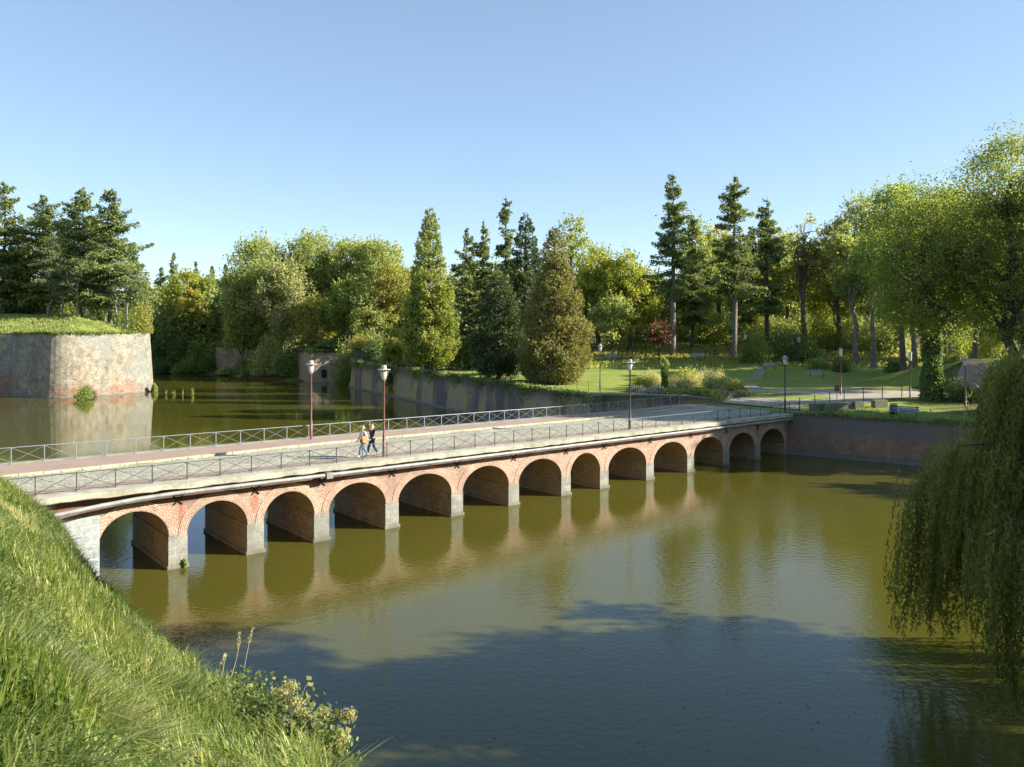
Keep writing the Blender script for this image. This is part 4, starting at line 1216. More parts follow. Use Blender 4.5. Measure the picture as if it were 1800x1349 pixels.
# far end of the channel
for a in [(283, 226, 468, 22, 'broad dark fir just right of the bastion'), (305, 234, 443, 19, 'tallest distant fir above the yellow trees'), (344, 240, 458, 13, 'small distant fir peeping over the yellow trees'), (373, 240, 466, 12, 'small pointed distant fir between two others'), (396, 240, 462, 15, 'small distant fir left of the big olive tree')]:
    tree('fir', a[4], a[0], a[1], a[2], a[3], 'fir', 'bark', .1, group='distant firs', rag=.4)
tree('decid', 'bright yellow tree across the water right of the bastion', 322, 213, 478, 36, 'yellow', 'bark', .12)
tree('decid', 'paler yellow tree left of the dark round tree', 366, 216, 482, 32, 'olive', 'bark', .12)
tree('decid', 'golden tree low between the yellow trees', 338, 209, 505, 26, 'gold', 'bark', .2)
tree('decid', 'dark leaved round tree at the left of the big olive tree', 405, 204, 476, 30, 'dgreen', 'bark', .08)
for a in [(285, 204, 555, 26, 'dgreen', 'dark shrub at the water end right of the bastion'), (318, 203, 568, 30, 'dgreen', 'dark shrub below the bright yellow tree'), (352, 202, 572, 30, 'green', 'green shrub on the far bank below the yellow trees'), (386, 200, 572, 28, 'green', 'green shrub above the low old wall'), (425, 196, 540, 36, 'green', 'broad green shrub below the dark round tree'), (442, 183, 598, 28, 'dgreen', 'dark shrub hanging over the far water'), (290, 198, 618, 24, 'dgreen', 'low dark bush at the far waterline beside the bastion'), (325, 197.5, 622, 26, 'green', 'low green bush at the far waterline below the yellow trees'), (362, 195.5, 620, 26, 'dgreen', 'low dark bush at the far waterline left of the old wall'), (398, 190, 640, 20, 'olive', 'olive bush on the grassy bank below the old wall')]:
    tree('shrub', a[5], a[0], a[1], a[2], a[3], a[4], group='shrubs on the far bank')

# behind the postern
for a in [
    (455, 190, 412, 62, 'olive', .1, 'large olive tree left of the grey green tree'),
    (548, 194, 408, 55, 'olive', .1, 'tall olive tree behind the arched doorway'),
    (612, 192, 414, 48, 'olive', .1, 'olive tree between the doorway and the russet tree'),
    (662, 188, 424, 44, 'olive', .12, 'pale topped olive tree behind the russet tree'),
    (500, 181, 452, 45, 'grey', .12, 'silvery grey green tree over the water'),
    (430, 186, 468, 36, 'olive', .1, 'drooping olive tree at the left of the silvery tree'),
    (688, 170, 450, 42, 'brown', .2, 'russet tree just left of the tall green cypress'),
    (604, 173, 488, 38, 'green', .05, 'fresh green tree above the arched doorway'),
    (556, 176, 512, 34, 'brown', .05, 'brownish tree between the silvery and the fresh green tree'),
    (648, 168, 505, 38, 'olive', .05, 'olive tree above the right end of the doorway wall')]:
    tree('decid', a[6], a[0], a[1], a[2], a[3], a[4], 'bark', a[5], dens=1.1, weep=.35 if a[4] in ('grey',) else .0)
for a in [(475, 177, 578, 40, 'olive', 'pale shrub leaning over the water left of the doorway'), (520, 172, 585, 36, 'dgreen', 'dark shrub at the left end of the doorway wall'), (500, 175, 615, 30, 'grey', 'whitish low shrub at the waterline'), (582, 168, 592, 30, 'dgreen', 'dark shrub on the wall above the doorway'), (640, 160, 570, 34, 'brown', 'brown hanging shrub at the corner of the rampart'), (660, 150, 582, 26, 'dgreen', 'dark ivy clad shrub at the top of the rampart wall'), (612, 163, 585, 28, 'green', 'green shrub above the doorway wall')]:
    tree('shrub', a[5], a[0], a[1], a[2], a[3], a[4], group='shrubs on the rampart')
tree('decid', 'small golden green tree standing at the rampart wall', 690, 131, 568, 24, 'yellow', 'bark', .02, name='small_tree')

# park conifers
tree('thuja', 'tall bright green cypress with a pointed top', 755, 126, 360, 54, 'thuja', 'bark', 0, dens=1.2)
tree('thuja', 'dark green cypress with a blunt top left of the bronze one', 924, 116, 372, 46, 'thuja_dark', 'bark', 0, dens=1.1, point=.62, lump=.2)
tree('thuja', 'bronze tinted cypress with branches to the ground', 975, 97, 396, 68, 'thuja_brown', 'bark', 0, dens=1.3, skirt=.03, lump=.2)
tree('thuja', 'broad dark yew like tree in shade left of the bronze cypress', 878, 104, 476, 57, 'thuja_dark', 'bark', 0, dens=1.2, point=.55, skirt=.08, lump=.24)
for a in [(820, 137, 398, 34, 'open fir right of the tall green cypress'), (850, 142, 384, 32, 'fir in the middle of the open fir group'), (889, 138, 342, 36, 'tallest of the open firs left of the dark cypress')]:
    tree('fir', a[4], a[0], a[1], a[2], a[3], 'fir', 'bark', .12, group='open firs behind the cypresses', rag=.5, droop=.15)
tree('shrub', 'dark shrub under the open firs', 828, 128, 540, 34, 'dgreen')
for a in [
    (1003, 152, 378, 40, 'olive', .25, .45, 'thin topped tree behind the bronze cypress'),
    (1052, 143, 430, 48, 'yellow', .08, 1, 'yellow green tree right of the bronze cypress'),
    (1108, 139, 440, 50, 'yellow', .06, 1.1, 'round yellow tree left of the tall fir pair'),
    (1035, 148, 470, 44, 'olive', .05, 1, 'olive tree between the bronze cypress and the yellow trees'),
    (1075, 134, 520, 40, 'olive', .08, 1, 'low olive tree under the yellow trees'),
    (1150, 160, 480, 44, 'olive', .05, 1, 'olive tree behind the red maple'),
    (1238, 158, 392, 44, 'olive', .1, .9, 'tall olive tree between the two tallest firs'),
    (1262, 163, 400, 36, 'gold', .2, .8, 'orange gold tree behind the bare trunked fir'),
    (1322, 160, 425, 46, 'yellow', .1, 1, 'yellow green tree right of the bare trunked fir'),
    (1385, 163, 405, 46, 'olive', .1, .9, 'olive tree left of the leafless tree'),
    (1440, 156, 440, 46, 'yellow', .1, 1, 'yellow tree right of the leafless tree'),
    (1472, 140, 384, 48, 'brown', .15, .8, 'brown tinged tree with thin upper twigs'),
    (1528, 138, 348, 54, 'olive', .12, 1, 'tall olive tree left of the ivy tree'),
    (1582, 132, 318, 62, 'green', .12, 1, 'big green tree behind the ivy tree'),
    (1668, 128, 330, 58, 'yellow', .12, 1, 'yellow green tree behind the ivy tree at right'),
    (1735, 118, 355, 58, 'yellow', .1, 1, 'yellow tree between the ivy tree and the right edge'),
    (1798, 104, 330, 56, 'olive', .1, 1, 'olive tree at the far right edge')]:
    tree('decid', a[7], a[0], a[1], a[2], a[3], a[4], 'bark', a[5], dens=a[6])
tree('decid', 'small red leaved maple on the lawn', 1160, 119, 566, 30, 'red', 'bark_dark', .38, name='maple_tree', dens=.55, flat=.6)
for a in [(1183, 128, 300, 38, .34, 'tallest fir, left of the fir pair behind the red maple'), (1217, 140, 375, 40, .22, 'second fir of the pair behind the red maple'), (1290, 125, 305, 46, .36, 'tall fir with a long bare grey trunk'), (1348, 143, 344, 38, .25, 'pointed fir right of the bare trunked fir'), (1322, 150, 395, 34, .2, 'fir close behind the bare trunked fir')]:
    tree('fir', a[5], a[0], a[1], a[2], a[3], 'fir', 'bark_pale' if a[0] in (1290, 1183) else 'bark', a[4], group='tall park firs', rag=.5, dens=1.05)
tree('decid', 'leafless tree with fine bare twigs', 1418, 143, 376, 34, 'brown', 'bark_pale', .35, name='bare_tree', dens=.12, sparse=2.0, lobes=14)
for a in [
    (1130, 150, 545, 44, 'dgreen', 'dark shrub behind the red maple'), (1200, 152, 540, 40, 'olive', 'olive shrub behind the tall fir pair'), (1250, 150, 530, 40, 'yellow', 'yellow green undergrowth left of the bare trunk'),
    (1345, 148, 530, 44, 'olive', 'olive undergrowth right of the bare trunk'), (1395, 146, 520, 44, 'olive', 'olive undergrowth under the leafless tree'), (1450, 142, 515, 44, 'yellow', 'yellow undergrowth right of the leafless tree'), (1500, 138, 525, 44, 'olive', 'olive undergrowth behind the slim pale trunks'),
    (1560, 134, 530, 46, 'olive', 'olive undergrowth left of the ivy tree'), (1745, 106, 540, 52, 'yellow', 'yellow undergrowth at the right edge'), (1690, 118, 545, 46, 'yellow', 'yellow undergrowth right of the ivy tree')]:
    tree('shrub', a[5], a[0], a[1], a[2], a[3], a[4], group='undergrowth behind the lawn')
for a in [(1325, 117, 572, 30, 'green', 'bright green bush at the back of the lawn'), (1400, 119, 560, 46, 'dgreen', 'large dark evergreen bush behind the small lamp'), (1438, 111, 618, 26, 'green', 'small bush at the lawn edge right of the path'), (1690, 74, 655, 36, 'dgreen', 'round dark bush beside the ivy covered trunk')]:
    tree('shrub', a[5], a[0], a[1], a[2], a[3], a[4])
for a in [(1503, 117, 398, 36, 'olive', 'slim leaning tree with a pale trunk', (-2.0, 0)), (1537, 112, 396, 44, 'green', 'tree with a grey trunk left of the ivy tree', (0, 0)), (1606, 113, 380, 46, 'olive', 'pale trunked tree just left of the ivy trunk', (0, 0)), (1672, 100, 450, 38, 'yellow', 'leaning trunk on the bank right of the ivy tree', (1.5, 0))]:
    tree('decid', a[5], a[0], a[1], a[2], a[3], a[4], 'bark_pale', .42, lean=a[6], dens=.9)

# ivy tree and the great tree at right
iv = tree('decid', 'big spreading tree with an ivy covered trunk', 1638, 75, 314, 110, 'leafy', 'bark_dark', .15, dens=.66, lobes=20, sparse=1.6, tbend=0.0, tight=.8)
n = 7000
z = RNG.uniform(0, 7.0, n); a_ = RNG.uniform(0, 6.28, n); rr = .72 + .35 * np.exp(-z) + RNG.normal(0, .10, n) + .1 * np.sin(z * 2 + a_ * 2)
C = np.stack([rr * np.cos(a_), rr * np.sin(a_), z], 1)
V, Q = leaf_quads(C, RNG.normal(size=(n, 3)) + np.array([0, 0, -.8]), unit(np.stack([np.cos(a_), np.sin(a_), 0 * a_ + .35], 1) + RNG.normal(size=(n, 3)) * .45), .24, .2)
link(bpy.data.objects.new('ivy', np_mesh('ivy', V, Q, MAT['dgreen'], {'tint': np.repeat(RNG.random(n), 4)})), iv)
tree('decid', 'great loose tree leaning in from the right edge', 1785, 68, 236, 106, 'leafy', 'bark_dark', .18, dens=.62, lobes=18, sparse=2.0, lean=(-1.0, 0), tight=.85)
tree('decid', 'tree rising behind the great tree at the right edge', 1850, 84, 300, 90, 'olive', 'bark', .2, dens=.8)

for a in [(1592, 101, 400, 44, 'olive', 'olive tree behind the left edge of the ivy tree crown'), (1655, 97, 395, 46, 'green', 'green tree just behind the ivy tree'), (1712, 93, 430, 44, 'olive', 'olive tree between the ivy tree and the great tree'), (1850, 98, 350, 60, 'olive', 'olive tree past the right edge behind the great tree'), (1905, 108, 360, 60, 'green', 'green tree farthest past the right edge'), (1960, 92, 340, 60, 'olive', 'olive tree on the mound past the right edge')]:
    tree('decid', a[5], a[0], a[1], a[2], a[3], a[4], 'bark', .25, dens=.8)
for a in [(1760, 75, 590, 38, 'dgreen', 'dark bush at the right end of the brick bank'), (1795, 73, 575, 40, 'green', 'green bush below the great tree'), (1665, 92, 612, 24, 'olive', 'olive bush on the slope right of the ivy trunk'), (1575, 103, 615, 26, 'dgreen', 'dark bush on the lawn slope left of the ivy tree'), (1480, 108, 622, 24, 'dgreen', 'dark low bush at the foot of the slim pale trunks')]:
    tree('shrub', a[5], a[0], a[1], a[2], a[3], a[4])
# trees of the right bank, beyond the picture, whose shade falls on the water and the bridge end
near = gen_decid(18.5, 4.6, .22, 11000, .36, .34, lobes=13, tight=.8)
nm_me = np_mesh('crown', near[0], near[1], MAT['green'], {'tint': np.repeat(near[2], 4)})
nt_me = near[3].mesh('trunk', MAT['bark'], smooth=True)
def bank_tree(x, y, s, i):
    r = thing('broadleaf_tree', 'green broadleaf tree on the right bank behind the weeping willow', 'tree', (x, y, gz(x, y) - .1), i * 1.3, 'trees on the right bank')
    r.scale = (s, s, s)
    link(bpy.data.objects.new('trunk', nt_me), r); link(bpy.data.objects.new('crown', nm_me), r)
for i, (x, y, s) in enumerate([(37, 17.5, .95), (31, 11.5, 1.0), (27, 15.5, .8), (36, 7.5, .98), (45, 14, 1.0), (54, 60, .78), (58, 52, .8), (51, 66, 1.22), (61, 63, 1.3), (34, 1, .95)]):
    bank_tree(x, y, s, i)
broad = gen_decid(16.5, 6.2, .64, 13000, .38, .4, lobes=12, tight=.85)
br_me = np_mesh('crown', broad[0], broad[1], MAT['green'], {'tint': np.repeat(broad[2], 4)})
bt_me = broad[3].mesh('trunk', MAT['bark'], smooth=True)
for i, (x, y, sxy, sz) in enumerate([(38.4, 22.2, 1.0, 1.0), (30.5, 19.9, 1.0, 1.35)]):
    r = thing('broadleaf_tree', ['broad crowned tree on the right bank beside the willow', 'tallest broad crowned tree on the right bank'][i], 'tree', (x, y, gz(x, y) - .1), i * 2.1 + .4)
    r.scale = (sxy, sxy, sz)
    link(bpy.data.objects.new('trunk', bt_me), r); link(bpy.data.objects.new('crown', br_me), r)

for i, (x, y, s) in enumerate([(-24, -16, 1.45), (-15, -21, 1.5), (-6, -17, 1.4), (3, -22, 1.55), (11, -17, 1.4), (20, -21, 1.5), (-33, -22, 1.5), (27, -14, 1.3), (-10, -30, 1.6), (8, -31, 1.6)]):  # unseen trees added behind the camera to cut sky light on the water
    r = thing('broadleaf_tree', 'unseen tall broadleaf tree added on the rampart to block sky light', 'tree', (x, y, 9.2), i * 1.7, 'unseen trees added on the rampart')
    r.scale = (s, s, s)
    link(bpy.data.objects.new('trunk', nt_me), r); link(bpy.data.objects.new('crown', nm_me), r)
# weeping willow
def willow():
    X, Y = 18.3, 22.9
    zb = gz(X, Y)
    root = thing('weeping_willow', 'large weeping willow hanging over the water at right', 'tree', (X, Y, zb - .1))
    T = MB()
    T.tube([(0, 0, -.3), (.1, 0, 1.5), (-.1, .1, 3.2), (.1, 0, 5.2)], [.62, .45, .40, .30], 10)
    C, A, Nn, tt, L = [], [], [], [], []
    RW = 7.15
    clumps = []
    for k in range(116):
        a = RNG.uniform(0, 6.28)
        if k < 52:
            d = math.sqrt(RNG.random()) * .62
            zz = 9.7 - 1.3 * (d / .62) ** 2 + RNG.normal(0, .25)
        else:
            d = RNG.uniform(.5, 1.0)
            zz = 6.9 - 2.2 * ((d - .5) / .5) + RNG.normal(0, .35)
        clumps.append((d * RW * math.cos(a), d * RW * .6 * math.sin(a), zz, d))
    for (cx_, cy_, cz_, d) in clumps:
        T.tube([(0, 0, 3.0 + 1.8 * (1 - d)), (cx_ * .45, cy_ * .45, cz_ * .75 + .6), (cx_ * .85, cy_ * .85, cz_ + .05), (cx_, cy_, cz_)], [.10, .07, .035, .015], 5, cap=False)
        ns = 24
        base = .58 + .36 * math.sin(5 * math.atan2(cy_, cx_) + 1.0) + RNG.normal(0, .22)
        base = min(1.0, max(.2, base))
        for s in range(ns):
            ox, oy = np.clip(RNG.normal(0, .26, 2), -.55, .55)
            z0 = cz_ + RNG.normal(0, .3)
            ln = min((1.6 + 4.2 * base) * RNG.uniform(.55, 1.05), z0 + zb - RNG.uniform(.9, 1.6))
            if ln < .5: continue
            n = int(ln / .055)
            q = np.linspace(0, 1, n)
            out = np.array([cx_, cy_]) / (math.hypot(cx_, cy_) + .01)
            sway = np.clip(RNG.normal(0, .08, 2), -.16, .16)
            p = np.stack([cx_ + ox + out[0] * .5 * np.sqrt(q) + sway[0] * q * ln * .5 + .04 * np.sin(q * 9 + s), cy_ + oy + out[1] * .5 * np.sqrt(q) + sway[1] * q * ln * .5, z0 - ln * q], 1)
            p += RNG.normal(0, .035, p.shape)
            C.append(p); A.append(RNG.normal(size=p.shape) * .55 + np.array([0, 0, -1.0])); Nn.append(RNG.normal(size=p.shape))
            tt.append(np.clip(.42 + RNG.normal(0, .16) + RNG.normal(0, .15, n), 0, 1))
    C, A, Nn, tt = map(np.concatenate, (C, A, Nn, tt))
    V, Q = leaf_quads(C, A, Nn, RNG.uniform(.14, .28, len(C)), .05)
    T.build('trunk', MAT['bark'], root, local=True, smooth=True)
    link(bpy.data.objects.new('crown', np_mesh('crown', V, Q, MAT['willow'], {'tint': np.repeat(tt, 4)})), root)
willow()

# far wood that closes the view behind everything
def far_wood():
    Cs, As, Ns, Ts = [], [], [], []
    for k in range(330):
        x_ = RNG.uniform(-60, 1880); Y = RNG.uniform(205, 265)
        top = np.interp(x_, [0, 260, 420, 700, 1000, 1150, 1500, 1900], [505, 515, 500, 470, 470, 495, 440, 400]) + RNG.uniform(-12, 22)
        X = (x_ - 900) / F_PX * Y; zb = gz(X, Y); zt = CAM_Z - (top - HOR) / F_PX * Y
        hh = max(4, zt - zb); n = 1100; r = RNG.uniform(4.5, 7)
        if k >= 210: hh = RNG.uniform(5, 8); n = 500; Y -= 12; X = (x_ - 900) / F_PX * Y; zb = gz(X, Y) - 1
        if zb < 5: continue
        d = unit(RNG.normal(size=(n, 3)))
        lob = 1 + .18 * np.sin(5 * d[:, 0] + k) * np.sin(6 * d[:, 2] + k * 2) + .12 * np.sin(11 * d[:, 1] + k)
        p = d * lob[:, None] * RNG.uniform(.8, 1.05, (n, 1))
        Cs.append(np.stack([X + p[:, 0] * r, Y + p[:, 1] * r, zb + hh * .5 + p[:, 2] * hh * .5], 1))
        Ns.append(d + RNG.normal(size=(n, 3)) * .6); As.append(RNG.normal(size=(n, 3)))
        Ts.append(np.clip(RNG.normal(.5, .2) + RNG.normal(0, .15, n), 0, 1))
    C, A, Nn, t = map(np.concatenate, (Cs, As, Ns, Ts))
    V, Q = leaf_quads(C, A, unit(Nn), RNG.uniform(.6, 1.3, len(C)), .8)
    tag(link(bpy.data.objects.new('far_wood', np_mesh('far_wood', V, Q, MAT['olive'], {'tint': np.repeat(t, 4)}))), 'far wood of olive and yellow trees behind the park and moat', 'wood', kind='stuff')
far_wood()

# ------------------------------------------------------------------ flower bed on the lawn
def bed(x, Y, top, hw, mleaf, label, up=.3, spike=0.0, name='garden_plant'):
    tree('shrub', label, x, Y, top, hw * 1.5, mleaf, name=name, group='plants of the flower bed', up=up, spike=spike, dens=1.1)
def bedY(y): return F_PX * (CAM_Z - 4.45) / (y - HOR)
for (x, y, top, hw, m_, lab, up, sp) in [
    (1128, 680, 657, 15, 'yellow', 'yellow plant at the left end of the flower bed', .3, .1),
    (1146, 680, 654, 15, 'cream', 'cream plumed plant at the left of the ivy clad post', .9, .25),
    (1118, 688, 672, 15, 'silver', 'low silver plant at the left front of the flower bed', .3, 0),
    (1150, 690, 674, 17, 'silver', 'low silver plant below the cream plumes', .3, 0),
    (1188, 680, 659, 14, 'cream', 'cream plant right of the ivy clad post', .7, .15),
    (1206, 676, 645, 14, 'yellow', 'taller yellow green plant in the middle of the flower bed', .5, .2),
    (1222, 678, 650, 19, 'cream', 'large cream plumed clump in the middle of the flower bed', .9, .2),
    (1248, 681, 656, 18, 'grey', 'grey grassy clump right of the cream clump', .9, .25),
    (1270, 683, 659, 16, 'grey', 'grey grassy clump near the right of the flower bed', .9, .2),
    (1290, 686, 668, 15, 'brown', 'rusty plant at the right of the flower bed', .4, .1),
    (1190, 692, 672, 19, 'dgreen', 'dark leafy plant at the front below the post', .3, 0),
    (1222, 692, 672, 19, 'dgreen', 'dark leafy plant at the front middle of the flower bed', .3, 0),
    (1250, 693, 674, 18, 'brown', 'reddish low plant at the front right of the flower bed', .3, 0),
    (1275, 693, 676, 16, 'silver', 'pale silver plant at the front right corner', .3, 0),
    (1303, 691, 676, 14, 'grey', 'low grey plant at the right tip of the flower bed', .3, 0),
    (1133, 676, 655, 13, 'grey', 'tall pale grey plant at the back left of the flower bed', .8, .2),
    (1160, 677, 657, 13, 'cream', 'pale plumes directly behind the ivy clad post', .8, .2),
    (1236, 675, 649, 14, 'cream', 'highest cream plumes at the back of the flower bed', .9, .25),
    (1258, 677, 654, 14, 'cream', 'pale straw coloured clump at the back right of the flower bed', .9, .2),
    (1282, 680, 662, 13, 'grey', 'slim grey clump at the back right end of the flower bed', .9, .2),
    (1204, 686, 664, 15, 'grey', 'grey green mound in the centre front of the flower bed', .5, .1),
    (1136, 693, 677, 15, 'dgreen', 'dark low plant at the front left of the flower bed', .3, 0),
    (1168, 693, 678, 14, 'silver', 'silvery low plant at the foot of the ivy clad post', .3, 0),
    (1267, 676, 652, 5, 'brown', 'single russet stem rising above the flower bed', .9, .3)]:
    bed(x, bedY(y), top, hw, m_, lab, up, sp)
# ivy clad post
Yp = bedY(683); xp = (1167 - 900) / F_PX * Yp
po = thing('ivy_post', 'slim post overgrown with climbing leaves in the flower bed', 'post', (xp, Yp, gz(xp, Yp)))
b = MB(); b.tube([(0, 0, -.2), (0, 0, 3.0)], [.10, .08], 8); b.build('post', MAT['bark_dark'], po, local=True)
n = 3000
z = RNG.uniform(0, 3.6, n); a_ = RNG.uniform(0, 6.28, n)
prof = np.interp(z, [0, .6, 1.4, 2.2, 2.9, 3.4, 3.6], [.35, .38, .34, .40, .55, .42, .1])
rr = prof * np.sqrt(RNG.random(n)) * (1 + .2 * np.sin(a_ * 3 + z * 3))
C = np.stack([rr * np.cos(a_) + .1 * np.sin(z), rr * np.sin(a_), z], 1)
V, Q = leaf_quads(C, RNG.normal(size=(n, 3)), unit(RNG.normal(size=(n, 3)) + np.array([0, 0, .4])), .2, .15)
link(bpy.data.objects.new('climber', np_mesh('climber', V, Q, MAT['olive'], {'tint': np.repeat(np.clip(z / 4 + RNG.normal(0, .2, n), 0, 1), 4)})), po)

# ------------------------------------------------------------------ benches, bins, stones
def bench(x, y, label, mat, w=1.8, rz=0.0):
    for Y in np.arange(60, 180, .25):
        X = (x - 900) / F_PX * Y
        if CAM_Z - (y - HOR) / F_PX * Y <= gz(X, Y): break
    r = thing('park_bench', label, 'bench', (X, Y, gz(X, Y)), rz, 'park benches')
    s = MB()
    for k in range(3): s.box((0, -.16 + .16 * k, .44), (w / 2, .07, .02), bev=.01)
    s.build('seat', MAT[mat], r, local=True)
    q = MB()
    for k in range(3): q.box((0, .25 + .03 * k, .58 + .14 * k), (w / 2, .015, .055), bev=.005)
    q.build('backrest', MAT[mat], r, local=True)
    for sx in (-1, 1):
        l = MB(); l.box((sx * (w / 2 - .15), -.18, .21), (.03, .03, .21)); l.tube([(sx * (w / 2 - .15), .18, 0), (sx * (w / 2 - .15), .2, .44), (sx * (w / 2 - .15), .33, .95)], .03, 6); l.box((sx * (w / 2 - .15), 0, .39), (.03, .2, .025))
        l.build('leg', MAT['bin'], r, local=True)
bench(1588, 734, 'blue bench on the quay lawn above the dark wall', 'bench_blue', 2.3, R(-34))
bench(1076, 634, 'pale bench at the back of the lawn left of the red maple', 'bench_grey', 2.2)
bench(1228, 632, 'pale bench under the trees left of the bare trunk', 'bench_grey', 2.2)
bench(1354, 650, 'pale bench beside the park path', 'bench_grey', 1.8)
bench(1436, 663, 'pale bench at the lawn edge below the small bush', 'bench_grey', 2.0)

def bin_(X, Y, label):
    r = thing('litter_bin', label, 'litter bin', (X, Y, gz(X, Y)))
    b = MB(); b.lathe([(0, .1), (.24, .1), (.27, .2), (.29, .9), (.26, .92), (.0, .90)], n=14); b.build('drum', MAT['bin'], r, local=True, smooth=False)
    l = MB(); l.lathe([(0, 1.06), (.33, 1.04), (.33, 1.0), (0, 1.0)], n=14); l.build('lid', MAT['bin'], r, local=True)
    p = MB()
    for k in range(3):
        a = k * 2.1; p.tube([(.26 * math.cos(a), .26 * math.sin(a), 0), (.28 * math.cos(a), .28 * math.sin(a), 1.02)], .02, 5)
    p.build('frame', MAT['bin'], r, local=True)
def on_ground(x, y):
    for Y in np.arange(58, 200, .2):
        X = (x - 900) / F_PX * Y
        if CAM_Z - (y - HOR) / F_PX * Y <= gz(X, Y): break
    return X, Y
bin_(*on_ground(1571, 731), 'dark litter bin left of the blue bench')
X, Y = on_ground(1471, 712)
sg = thing('info_post', 'brown board on a thin post beside the road', 'sign', (X, Y, gz(X, Y)))
b = MB(); b.tube([(0, 0, 0), (0, 0, 1.7)], .03, 6); b.build('post', MAT['metal_dark'], sg, local=True)
b = MB(); b.box((0, -.04, 1.55), (.22, .02, .27), bev=.008); b.build('board', MAT['lamp_brown'], sg, local=True)
for (x, y, w, lab) in [(1440, 722, .9, 'mossy stone block at the end of the bridge railing'), (1475, 721, 1.5, 'long mossy stone block on the quay lawn'), (1508, 719, .5, 'short stone block left of the litter bin'), (1546, 716, .7, 'stone block behind the litter bin')]:
    X, Y = on_ground(x, y)
    b = MB(); b.box((X, Y, gz(X, Y) + .28), (w, .28, .34), R(12), bev=.05)
    tag(b.build('stone_block', MAT['wall_cap']), lab, 'stone block', 'stone blocks on the quay lawn')
# brick faced bank at right, lying on the slope
nu, nv = 14, 8
V = np.zeros((nv, nu, 3))
for j in range(nv):
    for i in range(nu):
        a_, c_ = i / (nu - 1), j / (nv - 1)
        x_ = (1 - c_) * (1672 + 78 * a_) + c_ * (1694 + 52 * a_); y_ = (1 - c_) * 686 + c_ * (634 + 10 * a_)
        X, Y = on_ground(x_, y_)
        V[j, i] = (X, Y - .12, gz(X, Y) + .14)
bb = MB()
for j in range(nv - 1):
    for i in range(nu - 1):
        bb.face([V[j, i], V[j, i + 1], V[j + 1, i + 1], V[j + 1, i]], [(i * .4, j * .4), (i * .4 + .4, j * .4), (i * .4 + .4, j * .4 + .4), (i * .4, j * .4 + .4)])
dn_ = np.array([0, .3, -.5])
rim = [V[0, i] for i in range(nu)] + [V[j, nu - 1] for j in range(1, nv)] + [V[nv - 1, i] for i in range(nu - 2, -1, -1)] + [V[j, 0] for j in range(nv - 2, 0, -1)]
for p_, q_ in zip(rim, rim[1:] + rim[:1]): bb.face([p_, p_ + dn_, q_ + dn_, q_], [(0, 0), (0, .5), (.4, .5), (.4, 0)])
tag(bb.build('brick_bank', MAT['bank_brick']), 'pale sloping brick bank behind the round bush', 'wall')

# ------------------------------------------------------------------ people
def skin_obj(name, V, E, Rad, mat, parent, root=0, sub=2):
    me = bpy.data.meshes.new(name)
    me.from_pydata(V, E, [])
    me.materials.append(mat)
    o = link(bpy.data.objects.new(name, me), parent)
    md = o.modifiers.new('skin', 'SKIN')
    sv = me.skin_vertices[0].data if len(me.skin_vertices) else None
    if sv is None:
        o.modifiers.remove(md)
        return o
    for i, r in enumerate(Rad):
        sv[i].radius = r if hasattr(r, '__len__') else (r, r)
        sv[i].use_root = (i == root)
    md.use_smooth_shade = True
    s2 = o.modifiers.new('sub', 'SUBSURF'); s2.levels = sub; s2.render_levels = sub
    return o

